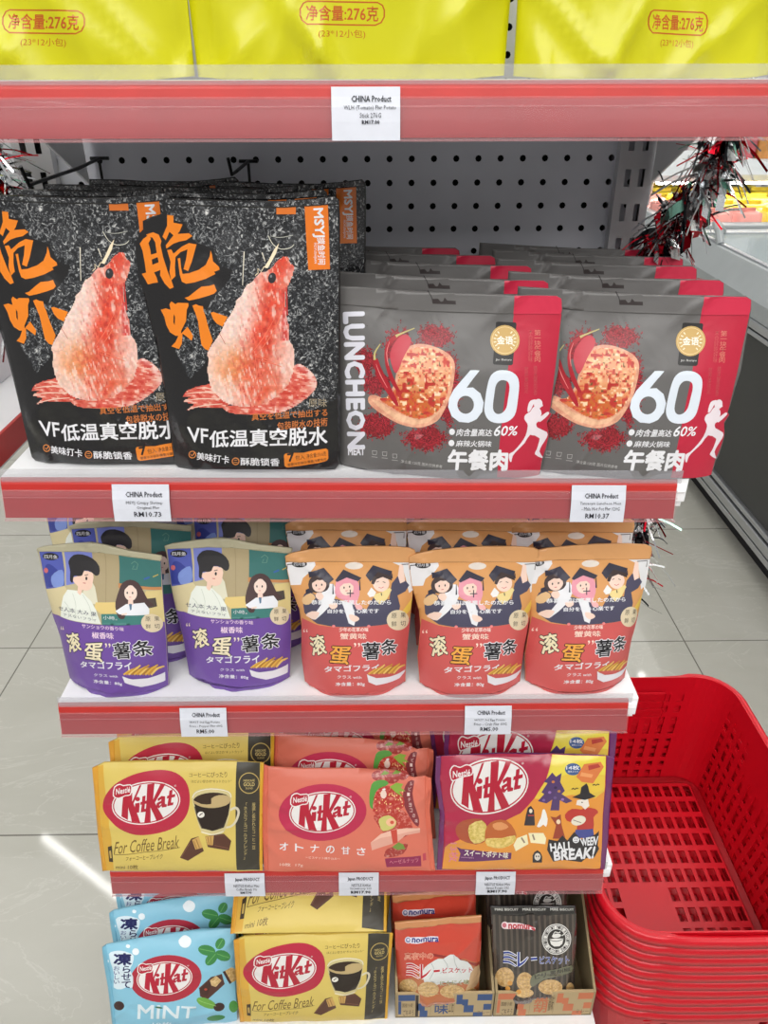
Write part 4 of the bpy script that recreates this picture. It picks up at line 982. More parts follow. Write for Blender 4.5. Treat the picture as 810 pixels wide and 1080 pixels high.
# ------------------------------------------------------------------ wafer bags with the red oval
KR = (186, 40, 66); KL = (182, 30, 54)
def oval_logo(k, P, ring=True, blob=None, blobc=KR, badge=True):
    """red oval with white field and red letters; P maps the coffee bag's layout to this bag's"""
    def m(pts): return [P(*p) for p in pts]
    if blob: k.p(m(blob), blobc, 0, 3)
    oc = ell(252, 242, 155, 96, -9, 40)
    k.p(m(oc), (240, 236, 232)); k.p(m(ell(252, 242, 150, 91, -9, 40)), KL); k.p(m(ell(252, 242, 145, 86, -9, 40)), (238, 234, 232))
    k.lay += 1
    for q in ([(150, 205), (190, 196), (190, 236), (222, 163), (232, 160), (196, 244), (226, 330), (188, 326), (172, 262), (170, 318), (141, 302)],
              [(258, 158), (290, 153), (284, 226), (318, 153), (340, 156), (292, 240), (332, 313), (300, 325), (272, 262), (272, 331), (244, 332), (254, 240)],
              [(203, 244), (224, 240), (221, 284), (200, 287)], ell(214, 224, 11, 10, 0, 12),
              [(236, 212), (250, 208), (248, 232), (262, 230), (261, 243), (247, 246), (245, 268), (257, 266), (255, 280), (228, 284), (233, 249), (226, 250), (228, 237), (234, 236)]):
        k.p(m(q), KL, hold=True)
    k.p(m([(304, 222), (322, 210), (338, 212), (337, 246), (346, 248), (344, 259), (324, 262), (321, 254), (310, 266), (298, 258), (300, 242), (320, 232), (321, 224), (306, 234)]), KL, hold=True, holes=[m([(321, 243), (311, 248), (312, 254), (320, 249)])])
    k.p(m([(357, 186), (372, 181), (369, 204), (384, 201), (382, 214), (367, 218), (364, 240), (376, 239), (373, 251), (347, 256), (353, 221), (345, 222), (347, 210), (355, 207)]), KL, hold=True)
    k.lay += 1
    if badge:
        b = [(113, 172), (135, 160), (150, 166), (178, 162), (186, 172), (180, 202), (160, 206), (128, 218), (108, 208)]
        k.p(m([(109, 168), (134, 155), (150, 161), (180, 157), (191, 170), (184, 206), (160, 211), (128, 223), (103, 211)]), (242, 236, 232), 0, 2); k.p(m(b), KL, 0, 2)
        k.lay += 1; k.t('Nestlé', [P(118, 178), P(182, 168), P(180, 192), P(117, 204)], (244, 238, 236), .03)
    k.t('®', [P(378, 160), P(388, 159), P(388, 168), P(378, 169)], (240, 236, 232))
def affine(src, dst):
    A = np.array([[x, y, 1] for x, y in src], float); M_ = np.linalg.solve(A, np.array(dst, float))
    return lambda x, y: tuple(np.array([x, y, 1.])@M_)
ID = lambda x, y: (x, y)
BLOB = [(58, 245), (72, 205), (110, 160), (170, 125), (240, 102), (320, 93), (385, 106), (430, 145), (448, 205), (442, 275), (412, 328), (360, 362), (285, 382), (205, 386), (135, 360), (88, 318), (62, 280)]
M_kk = [F_matt, F_crumb, F_berry]
SB = 'chocolate wafer bag'
def build_coffee():
    k = Pack(4, (107.8, 918.6), (277, 918), 15, [(10, 85), (20, 200), (35, 380), (55, 548)], [(780, 62), (770, 300), (775, 547)], [(10, 84), (60, 60), (200, 58), (400, 55), (660, 55), (782, 62)], [(55, 548), (400, 548), (775, 547)],
             .013, 'pillow', (95, 790, 4.263), nf=20, fh=.0034, wr=.0013, seed=21, Db=.011)
    rt = k.root('wafer_bag', 'yellow coffee wafer bag standing at front left above the mint bags', SB, 'yellow coffee wafer bags')
    k.part('left_end_seal', [(10, 85), (36, 76), (44, 300), (76, 546), (56, 548), (35, 380), (20, 200)], (222, 160, 52), M_kk, rt, off=.0004)
    k.part('right_end_seal', [(766, 60), (781, 63), (775, 300), (776, 546), (763, 547), (762, 300)], (220, 168, 50), M_kk, rt, off=.0004)
    k.p([(34, 78), (60, 70), (74, 230), (95, 400), (108, 545), (76, 545), (58, 400), (42, 240)], (220, 172, 66))
    k.p([(660, 57), (764, 60), (762, 300), (764, 544), (660, 544)], (60, 56, 46))
    oval_logo(k, ID, blob=BLOB)
    BN = (112, 86, 40)
    k.lay += 1
    k.t('コーヒーにぴったり', [(446, 108), (616, 101), (616, 128), (446, 126)], BN, .01); k.t('ほどよい甘さの“キットカット”', [(455, 139), (636, 137), (636, 152), (455, 152)], BN)
    k.t('For Coffee Break', [(116, 418), (404, 386), (398, 446), (106, 474)], BN, -.004); k.ln([(108, 474), (404, 442)], 2.5, BN, hold=True)
    k.t('フォーコーヒーブレイク', [(162, 484), (327, 470), (325, 494), (160, 502)], BN, .01); k.t('mini 10枚', [(116, 520), (216, 520), (216, 540), (116, 540)], BN, .01)
    k.p([(80, 440), (98, 434), (104, 508), (86, 506)], (62, 48, 30)); k.lay += 1; k.p([(86, 458), (94, 456), (98, 490), (90, 490)], (200, 170, 90))
    # glass cup of coffee
    k.ln([(628, 275), (655, 264), (668, 284), (655, 325), (632, 348), (604, 352)], [9, 12, 11, 10, 9, 8], (222, 214, 190), 4)
    k.p([(458, 220), (470, 192), (500, 180), (545, 175), (600, 180), (630, 195), (637, 215), (628, 290), (606, 368), (570, 385), (530, 382), (500, 372), (482, 320), (468, 270)], (214, 200, 146), 0, 2)
    k.p([(468, 240), (500, 240), (560, 240), (632, 232), (622, 295), (602, 352), (550, 368), (502, 356), (482, 310)], (40, 28, 20), 0, 0)
    k.e(548, 230, 84, 35, (56, 38, 24), -3, n=26); k.p([(545, 222), (580, 206), (622, 210), (632, 232), (612, 252), (560, 264), (505, 260), (470, 244), (466, 230), (500, 246), (545, 246)], (196, 172, 122), 0, 2)
    k.ln([(460, 218), (480, 192), (545, 178), (620, 190), (635, 216)], 3, (244, 240, 226), 3); k.ln([(470, 258), (484, 312), (503, 356)], 4, (110, 96, 80), 3); k.ln([(500, 372), (550, 384), (600, 370)], 6, (236, 228, 200), 3)
    k.e(499, 294, 16, 14, (240, 236, 226)); k.lay += 1; k.ln([(492, 298), (500, 290), (507, 288)], 4, (46, 34, 24), hold=True)
    # broken wafer fingers
    for q, w, st in (([(404, 488), (455, 402), (488, 392), (512, 458), (440, 502)], [(459, 408), (488, 393), (507, 442), (474, 452)], ((466, 412, 480, 448), (477, 405, 492, 444))), ([(518, 392), (552, 386), (602, 380), (635, 412), (625, 456), (530, 440)], [(519, 393), (557, 387), (552, 432), (529, 430)], ((530, 394, 536, 430), (542, 392, 545, 430)))):
        k.p(q, (90, 54, 40)); k.p(w, (212, 170, 96))
        k.lay += 1
        for a in st: k.ln([(a[0], a[1]), (a[2], a[3])], 4, (168, 120, 60), hold=True)
    k.ln([(410, 486), (450, 420)], 3, (130, 88, 66)); k.ln([(560, 432), (622, 445)], 3, (130, 88, 66), hold=True); k.ln([(562, 390), (604, 386)], 3, (120, 80, 60), hold=True)
    k.ln(ell(715, 153, 45, 46, 0, 26), 4, (196, 172, 100), closed=True)
    k.lay += 1
    GD = (204, 184, 120)
    k.t('NESCAFÉ', [(690, 134), (740, 134), (740, 146), (690, 146)], GD, .02); k.t('GOLD', [(690, 150), (740, 150), (740, 166), (690, 166)], GD, .03); k.t('BLEND', [(700, 172), (732, 172), (732, 180), (700, 180)], GD)
    k.t('厳\n選\nし\n抜\nか\nれ\nた\nコ\nー\nヒ\nー\n豆', (728, 240, 744, 450), GD, lh=.9); k.t('「\nネ\nス\nカ\nフ\nェ\nゴ\nー\nル\nド\nブ\nレ\nン\nド\n」', (690, 240, 707, 496), GD, lh=.9)
    k.part('bag_body', [(33, 77), (60, 62), (200, 59), (400, 56), (660, 56), (768, 61), (765, 300), (768, 546), (400, 548), (74, 547), (42, 300)], (222, 198, 104), M_kk, rt, back=(220, 190, 90))
    return k, rt
K_co, R_co = build_coffee()

def build_straw():
    k = Pack(4, (278.5, 918.8), (459.5, 918.4), 15, [(15, 90), (10, 200), (8, 400), (15, 570)], [(768, 152), (760, 300), (770, 400), (786, 570)], [(15, 90), (40, 100), (200, 110), (400, 108), (520, 115), (600, 122), (690, 150), (740, 142), (768, 152)], [(15, 570), (400, 571), (786, 569)],
             .013, 'pillow', (275, 785, 4.263), nf=24, fh=.004, wr=.0014, seed=22, Db=.011)
    rt = k.root('wafer_bag', 'coral strawberry wafer bag at front in the middle of its shelf', SB, 'coral strawberry wafer bags')
    C1 = (220, 118, 97)
    k.part('left_end_seal', [(15, 91), (34, 99), (30, 300), (34, 568), (15, 569), (8, 400), (10, 200)], (218, 108, 84), M_kk, rt, off=.0004)
    k.part('right_end_seal', [(738, 144), (766, 153), (768, 190), (760, 300), (770, 400), (785, 568), (764, 569), (746, 400), (740, 260)], (222, 112, 88), M_kk, rt, off=.0004)
    P = affine([(97, 262), (407, 222), (252, 338)], [(127, 318), (428, 292), (278, 397)])
    k.p(ell(278, 306, 198, 128, -4, 40), (190, 44, 80)); k.lay += 1
    oval_logo(k, P)
    k.p([(662, 168), (690, 164), (682, 220), (694, 280), (712, 335), (708, 370), (684, 350), (660, 310), (640, 260), (642, 210)], (134, 52, 58), 0, 2)
    k.lay += 1
    for i, ch in enumerate('ルビーチョコの味'): 
        x, y = np.interp(i, [0, 2, 5, 7], [676, 664, 676, 700]), 176+i*24; k.t(ch, (x-6, y-8, x+6, y+9), (240, 214, 206))
    for x, y, r in ((528, 140, 30), (590, 150, 34), (638, 138, 28), (560, 128, 22)): k.e(x, y, r, r*.8, (180, 50, 46), mi=2, n=14)
    for x, y in ((560, 132), (612, 128)): k.p([(x-22, y+6), (x-4, y-14), (x+20, y-4), (x+6, y+4)], (122, 150, 60))
    k.p([(488, 235), (498, 180), (520, 163), (556, 160), (575, 178), (540, 200), (516, 240), (510, 288), (492, 282)], (88, 156, 66), 0, 2)
    k.p([(505, 300), (510, 235), (530, 200), (570, 186), (612, 200), (642, 238), (642, 282), (600, 304), (540, 318)], (206, 56, 46), 2, 2); k.p([(580, 190), (610, 172), (640, 178), (630, 196), (652, 210), (622, 212), (640, 238), (606, 215)], (140, 176, 66))
    k.p([(508, 320), (560, 300), (640, 296), (678, 350), (676, 400), (610, 424), (552, 396), (520, 350)], (202, 62, 50), 2, 2); k.p([(532, 335), (575, 318), (610, 345), (596, 376), (550, 390), (535, 365)], (206, 200, 116), 0, 2); k.e(585, 350, 22, 18, (240, 190, 150)); k.e(590, 350, 9, 8, (214, 90, 70))
    k.lay += 1
    rs = np.random.RandomState(4)
    for i in range(34):
        x, y = rs.uniform(515, 640), rs.uniform(212, 300); k.e(x, y, 2.6, 3.4, (246, 216, 150), n=6, hold=True)
    k.ln([(548, 205), (560, 200)], 8, (240, 240, 240), hold=True); k.e(552, 224, 14, 20, (240, 214, 200), n=10, hold=True)
    k.p([(570, 470), (640, 448), (662, 452), (640, 492), (590, 508), (556, 506), (558, 490)], (186, 58, 52), 2, 2); k.p([(590, 462), (620, 440), (640, 450), (650, 470), (615, 475)], (120, 150, 66))
    k.p([(494, 442), (540, 402), (596, 382), (655, 376), (716, 376), (716, 396), (650, 408), (612, 440), (560, 456), (500, 476)], (242, 192, 172)); k.p([(494, 442), (540, 420), (600, 408), (650, 396), (716, 384), (716, 396), (650, 408), (612, 440), (560, 456), (500, 476)], (228, 168, 150)); k.p([(584, 386), (612, 381), (616, 440), (594, 446)], (204, 76, 62))
    k.p([(558, 514), (720, 500), (722, 548), (566, 552)], (150, 40, 84)); k.lay += 1; k.t('ヘーゼルナッツ', [(578, 520), (708, 508), (710, 530), (580, 540)], (230, 150, 160)); k.p([(728, 492), (742, 488), (744, 520), (730, 524)], (196, 70, 90))
    k.lay += 1
    for i, ch in enumerate('オトナの甘さ'): x = 104+i*69.5; y = 458+i*4.6; k.t(ch, (x-19, y-16, x+19, y+18), W_, .02)
    k.t('～ビスケット練り込み～', [(200, 502), (358, 510), (358, 520), (200, 514)], (250, 226, 214)); k.t('10枚  17g', [(86, 532), (190, 536), (190, 552), (86, 550)], (250, 226, 214))
    for q in (((40, 116), (130, 200), (190, 150)), ((60, 250), (110, 160), (150, 130)), ((330, 120), (420, 180), (510, 150))): pass
    k.part('bag_body', [(30, 99), (200, 110), (400, 108), (520, 115), (600, 122), (690, 149), (742, 143), (744, 260), (750, 400), (768, 569), (400, 571), (30, 570), (26, 300)], C1, M_kk, rt, back=C1)
    return k, rt
K_st, R_st = build_straw()

def build_hallow():
    k = Pack(4, (460.4, 917.6), (637.7, 916.8), 15, [(20, 52), (15, 150), (35, 300), (22, 536)], [(782, 56), (770, 200), (756, 400), (740, 534)], [(20, 52), (100, 45), (300, 38), (520, 40), (740, 48), (782, 56)], [(22, 536), (400, 537), (740, 534)],
             .013, 'pillow', (455, 785, 4.05), nf=20, fh=.0032, wr=.0012, seed=23, Db=.011)
    rt = k.root('wafer_bag', 'red and orange halloween wafer bag at front right of its shelf', SB, 'halloween sweet potato wafer bags')
    M = [F_foil, F_crumb, F_berry]; RR = (176, 44, 74); PU = (112, 50, 104)
    k.part('left_end_seal', [(20, 53), (42, 50), (36, 150), (56, 300), (44, 534), (23, 535), (36, 300), (16, 150)], PU, M, rt, off=.0004)
    k.part('right_end_seal', [(748, 50), (780, 57), (769, 200), (755, 400), (740, 533), (720, 534), (734, 300)], PU, M, rt, off=.0004)
    k.p([(515, 42), (745, 50), (732, 300), (722, 530), (46, 532), (58, 440), (75, 425), (150, 395), (300, 335), (380, 295), (440, 230), (490, 150)], (230, 152, 62))
    k.p([(515, 43), (745, 51), (738, 200), (700, 230), (600, 215), (500, 235), (440, 232), (490, 150)], (230, 196, 72)); k.p([(518, 43), (745, 51), (741, 130), (600, 120), (496, 150)], (232, 214, 78))
    P = affine([(97, 262), (407, 222), (252, 338)], [(79, 205), (416, 152), (248, 297)])
    oval_logo(k, P, badge=False)
    k.p([(78, 110), (95, 88), (122, 95), (150, 84), (176, 96), (174, 130), (128, 142), (92, 158), (80, 140)], (238, 226, 226), 0, 3); k.p([(83, 112), (97, 93), (122, 100), (150, 89), (171, 99), (169, 127), (127, 138), (93, 152), (84, 138)], KL, 0, 3); k.lay += 1; k.t('Nestlé', [(92, 114), (166, 106), (165, 132), (92, 142)], (244, 238, 236), .03)
    # sweet potato and white chocolate
    k.p([(103, 362), (120, 335), (150, 322), (210, 318), (240, 355), (238, 405), (190, 428), (120, 405)], (172, 84, 56), 0, 2); k.p([(162, 345), (215, 325), (240, 362), (228, 410), (182, 424), (160, 390)], (226, 196, 84), 1, 2)
    k.p([(238, 348), (270, 325), (320, 325), (356, 366), (358, 408), (300, 440), (238, 428), (228, 390)], (186, 100, 52), 0, 2); k.p([(234, 402), (300, 400), (357, 388), (352, 420), (302, 443), (240, 434)], (232, 196, 80), 1, 2); k.p([(262, 340), (300, 332), (330, 352), (300, 366), (270, 362)], (220, 150, 96), 0, 2)
    k.p([(350, 430), (366, 400), (408, 384), (414, 425), (360, 456)], (246, 236, 194)); k.p([(414, 378), (478, 378), (490, 400), (486, 426), (424, 420)], (246, 236, 194)); k.lay += 1
    for a in (((384, 398), (398, 420)), ((432, 384), (440, 408))): k.ln(a, 7, (150, 130, 110), hold=True)
    k.p([(108, 438), (126, 446), (342, 463), (340, 490), (115, 500), (124, 466)], (100, 44, 100)); k.lay += 1; k.t('スイートポテト味', [(142, 448), (330, 462), (326, 487), (140, 476)], (244, 236, 220), .03)
    k.t('13枚', [(112, 420), (114, 500), (74, 502), (80, 420)], (226, 130, 140), .03); k.t('Halloween', [(180, 488), (126, 486), (126, 480), (180, 482)], (210, 160, 190))
    # tree, witch, reaper, ghost, small witch
    k.p([(516, 120), (532, 138), (556, 122), (550, 160), (570, 198), (556, 212), (602, 242), (575, 252), (548, 238), (546, 282), (508, 282), (516, 236), (492, 252), (455, 242), (482, 212), (470, 205), (496, 165), (480, 160)], (84, 60, 108)); k.lay += 1
    for x, y, c in ((520, 160, (200, 120, 70)), (505, 205, (150, 110, 180)), (545, 200, (190, 130, 80)), (480, 238, (120, 96, 160)), (560, 235, (150, 110, 180)), (528, 228, (110, 84, 140)), (530, 185, (60, 44, 80))): k.e(x, y, 7, 6, c, n=8, hold=True)
    k.p([(570, 300), (600, 275), (640, 278), (660, 270), (700, 275), (712, 292), (692, 312), (690, 372), (622, 370), (626, 340), (600, 332), (578, 325)], (188, 60, 52), 0, 2); k.p([(616, 364), (690, 360), (696, 402), (608, 398)], (70, 78, 148)); k.p([(622, 238), (668, 230), (674, 262), (656, 278), (640, 262), (618, 258)], (240, 230, 220)); k.p([(600, 226), (635, 210), (640, 182), (662, 166), (669, 178), (675, 205), (702, 222), (655, 237)], (46, 42, 46)); k.e(628, 325, 32, 20, (232, 226, 206), -15); k.lay += 1; k.ln([(605, 322), (640, 334)], 3, (120, 100, 90), hold=True); k.ln([(640, 246), (646, 248)], 4, (40, 36, 36), hold=True)
    k.p([(396, 346), (404, 300), (412, 270), (425, 262), (438, 280), (442, 346)], (54, 46, 54)); k.e(424, 284, 7, 9, (232, 220, 200)); k.p([(412, 300), (438, 300), (436, 306), (412, 306)], (170, 60, 60))
    k.p([(450, 350), (468, 312), (474, 282), (484, 278), (496, 318), (490, 352), (478, 342), (466, 352)], (244, 242, 238), 0, 2); k.p([(518, 402), (532, 345), (508, 308), (532, 312), (552, 298), (556, 345), (572, 402)], (156, 68, 48)); k.e(542, 330, 9, 10, (240, 214, 180))
    for x, y in ((612, 195), (702, 178)): k.ln([(x-14, y-4), (x-6, y-8), (x, y-3), (x+8, y-9), (x+15, y-6)], 4, (46, 42, 46))
    k.e(604, 106, 34, 26, (70, 96, 146)); k.lay += 1; k.t('14枚', (576, 90, 632, 108), W_, .03); k.t('通常より大', (582, 112, 628, 120), W_)
    k.p([(652, 84), (722, 74), (736, 95), (690, 166), (642, 160), (618, 138)], (220, 126, 70)); k.p([(668, 90), (712, 82), (722, 96), (672, 110)], (180, 66, 56)); k.p([(640, 118), (690, 128), (684, 142), (634, 134)], (236, 160, 100))
    k.p([(500, 405), (538, 412), (560, 388), (580, 410), (610, 374), (640, 405), (700, 384), (716, 368), (710, 430), (716, 445), (696, 482), (660, 486), (640, 502), (560, 492), (520, 500), (494, 450)], (46, 42, 46)); k.lay += 1
    k.t('HALL', [(506, 424), (600, 414), (602, 448), (510, 456)], W_, .04); k.e(617, 407, 14, 14, W_, hold=True); k.t('WEEN', [(634, 402), (712, 392), (702, 428), (642, 432)], W_, .04); k.t('BREAK!', [(522, 458), (700, 436), (690, 484), (526, 494)], W_, .05); k.lay += 1
    for x in (612, 622): k.e(x, 404, 2.2, 3, (40, 36, 40), n=8, hold=True)
    k.ln([(609, 412), (617, 415), (625, 411)], 2.5, (40, 36, 40), hold=True)
    k.p([(432, 505), (432, 475), (440, 460), (453, 452), (466, 462), (473, 478), (472, 505)], (44, 40, 44)); k.e(453, 480, 13, 16, (226, 216, 204)); k.lay += 1
    for x in (448, 458): k.e(x, 478, 3, 4, (44, 40, 44), n=8, hold=True)
    k.part('bag_body', [(38, 51), (100, 46), (300, 39), (520, 41), (740, 49), (752, 51), (738, 300), (724, 533), (400, 536), (40, 534), (52, 300), (34, 150)], RR, M, rt, back=PU)
    return k, rt
K_ha, R_ha = build_hallow()

def build_mint():
    k = Pack(5, (119, 1088), (250, 1077), 20, [(42, 374), (50, 450), (75, 600), (105, 855)], [(806, 268), (806, 550), (812, 792)], [(42, 374), (60, 360), (200, 330), (400, 300), (600, 276), (785, 265), (806, 268)], [(105, 855), (400, 830), (812, 792)],
             .016, 'pillow', (100, 930, 5.4), nf=24, fh=.0036, wr=.0013, seed=24, Db=.012)
    rt = k.root('wafer_bag', 'light blue mint wafer bag frontmost of its file at the bottom left', SB, 'light blue mint wafer bags')
    LB = (140, 200, 224)
    k.part('left_end_seal', [(42, 375), (66, 362), (74, 450), (98, 600), (126, 852), (105, 854), (75, 600), (50, 450)], (122, 186, 212), M_kk, rt, off=.0004)
    P = affine([(97, 262), (407, 222), (252, 338)], [(237, 565), (557, 535), (398, 645)])
    k.p(ell(405, 552, 204, 134, -6, 40), (176, 44, 62)); k.lay += 1
    oval_logo(k, P)
    k.p([(80, 412), (110, 395), (150, 392), (190, 402), (222, 420), (214, 470), (200, 500), (218, 540), (214, 602), (180, 600), (150, 612), (108, 602), (110, 540), (98, 480)], (222, 238, 246), 0, 2); k.lay += 1
    NV = (30, 34, 92)
    k.t('凍', (110, 408, 206, 472), NV, .05); k.t('ら\nせ\nて', (152, 478, 206, 604), NV, .03, lh=.9); k.t('お\nい\nし\nい', (108, 480, 142, 580), (70, 90, 150), .01, lh=.9)
    for x, y, r in ((233, 397, 20), (190, 364, 12), (72, 452, 8), (514, 336, 36)): k.e(x, y, r, r*1.1 if r > 30 else r, (236, 244, 248), n=18)
    for x, y, a, b, r in ((638, 390, 50, 30, 12), (714, 352, 34, 26, -60), (728, 420, 46, 30, 18), (664, 438, 44, 28, -50)):
        k.e(x, y, a, b, (62, 136, 72), r, n=16); k.lay += 1; c, s = math.cos(R(r)), math.sin(R(r)); k.ln([(x-a*.85*c, y-a*.85*s), (x+a*.85*c, y+a*.85*s)], 4, (112, 178, 100))
    k.p([(594, 604), (662, 542), (724, 524), (740, 582), (640, 672), (600, 652)], (84, 50, 42)); k.p([(656, 562), (690, 534), (722, 562), (690, 598), (664, 590)], (212, 172, 104), 1); k.p([(600, 610), (654, 562), (662, 590), (640, 650), (606, 640)], (70, 42, 36)); k.e(632, 612, 9, 6, (176, 70, 50))
    k.p([(730, 512), (780, 486), (804, 500), (804, 560), (770, 580)], (212, 172, 104), 1); k.p([(728, 512), (742, 506), (780, 572), (768, 582)], (70, 42, 36))
    for x, y, a, b, r, c in ((636, 690, 60, 26, 22, (110, 170, 70)), (790, 710, 26, 34, 0, (80, 150, 70)), (690, 775, 52, 16, -6, (60, 130, 70)), (138, 706, 30, 26, 10, (62, 40, 36)), (708, 712, 32, 24, -12, (62, 40, 36))): k.e(x, y, a, b, c, r, n=16)
    k.lay += 1; k.ln([(590, 672), (690, 706)], 4, (150, 200, 110)); k.t('MINT', [(246, 700), (576, 712), (566, 776), (244, 780)], (226, 240, 246), .018); k.e(365, 716, 22, 5, (60, 110, 70), 8)
    k.t('10枚', [(330, 800), (440, 798), (440, 815), (330, 818)], (226, 240, 246), .02)
    k.part('bag_body', [(64, 361), (200, 331), (400, 301), (600, 277), (785, 266), (804, 269), (805, 550), (810, 790), (400, 829), (124, 852), (98, 600), (72, 450)], LB, M_kk, rt, back=LB)
    return k, rt
K_mi, R_mi = build_mint()

# ------------------------------------------------------------------ cracker bags
def katakana(k, col, out, sx=1, ox=0, oy=0):
    """the big brushed title of the cracker bags"""
    S = [([(178, 546), (215, 544), (262, 566)], [14, 12, 3]), ([(178, 574), (216, 574), (264, 598)], [14, 12, 3]), ([(176, 602), (216, 606), (262, 634)], [14, 12, 3]),
         ([(277, 540), (277, 634)], [12, 14]), ([(275, 630), (310, 606), (340, 572)], [16, 12, 3]), ([(358, 586), (398, 582)], [15, 14])]
    for g, c in ((9, out), (0, col)):
        k.lay += 1
        for p, w in S: k.ln([(x*sx+ox, y+oy) for x, y in p], [a+g for a in w], c, 0 if len(p) == 2 else 4, hold=True)
    return
def build_nomred():
    k = Pack(5, (420, 1063), (503, 1062), 6, [(100, 270), (105, 400), (125, 829)], [(672, 222), (670, 400), (642, 823)], [(100, 270), (380, 245), (672, 222)], [(125, 829), (380, 829), (642, 823)],
             .018, 'bag', (400, 930, 6.231), nf=18, fh=.003, wr=.0010, seed=31, Db=.012)
    rt = k.root('cracker_bag', 'red cracker bag at front of the blue printed carton', 'cracker bag', 'red cracker bags in the left carton')
    M = [F_foil, F_crumb]; RC = (204, 72, 54)
    k.part('top_seal', [(101, 271), (380, 246), (671, 223), (669, 262), (380, 284), (104, 310)], (206, 142, 92), M, rt, off=.0006)
    k.p([(125, 640), (300, 560), (420, 480), (560, 505), (660, 520), (655, 700), (643, 820), (126, 826)], (190, 110, 66))
    k.p([(352, 470), (440, 485), (520, 500), (662, 520), (662, 548), (560, 520), (450, 505), (350, 486)], (150, 40, 36))
    k.p([(285, 600), (300, 560), (340, 530), (385, 505), (420, 505), (450, 485), (490, 475), (530, 512), (580, 525), (620, 580), (600, 640), (540, 660), (420, 665), (330, 690), (296, 660)], (226, 228, 226), 0, 2)
    for q in ([(420, 505), (450, 560), (400, 600)], [(490, 478), (500, 540), (540, 600)], [(340, 532), (360, 580), (330, 640)]): k.ln(q, 4, (176, 180, 178), 3)
    k.p([(600, 600), (655, 540), (652, 660), (560, 730), (590, 660)], (206, 170, 130), 0, 2)
    for x, y, a, b in ((190, 690, 62, 52), (322, 706, 70, 50), (480, 720, 82, 44), (605, 740, 48, 44)):
        k.e(x, y, a, b, (214, 166, 96), mi=1, n=20); k.lay += 1
        for i in range(9): k.e(x+(i % 3-1)*a*.42, y+(i//3-1)*b*.42, 6, 4, (240, 206, 140), n=6, hold=True)
    k.ln([(205, 384), (300, 378), (388, 372)], [40, 34, 34], (232, 228, 238)); k.e(190, 382, 22, 22, (226, 224, 236)); k.e(189, 382, 15, 16, (120, 130, 170)); k.e(190, 380, 8, 8, (226, 224, 236)); k.lay += 1
    k.t('nomura', [(217, 368), (388, 362), (388, 390), (215, 395)], (44, 56, 132), .05)
    k.t('真夜中の', [(166, 466), (356, 462), (354, 506), (166, 510)], (246, 196, 170), .05); k.lay += 1; k.t('真夜中の', [(166, 466), (356, 462), (354, 506), (166, 510)], (208, 84, 60), .0)
    katakana(k, (186, 30, 46), (246, 240, 240))
    k.lay += 1; k.t('ビスケット', [(416, 564), (612, 560), (612, 594), (416, 600)], (250, 244, 244), .06); k.lay += 1; k.t('ビスケット', [(416, 564), (612, 560), (612, 594), (416, 600)], (186, 30, 46), .025)
    k.lay += 1; k.t('にんにく味', [(400, 650), (590, 640), (590, 672), (400, 682)], (236, 232, 200), .05); k.lay += 1; k.t('にんにく味', [(400, 650), (590, 640), (590, 672), (400, 682)], (130, 136, 96), .015)
    k.part('bag_body', [(102, 290), (380, 264), (670, 242), (670, 400), (642, 822), (380, 828), (126, 828), (105, 400)], RC, M, rt, back=RC)
    return k, rt
K_nr, R_nr = build_nomred()
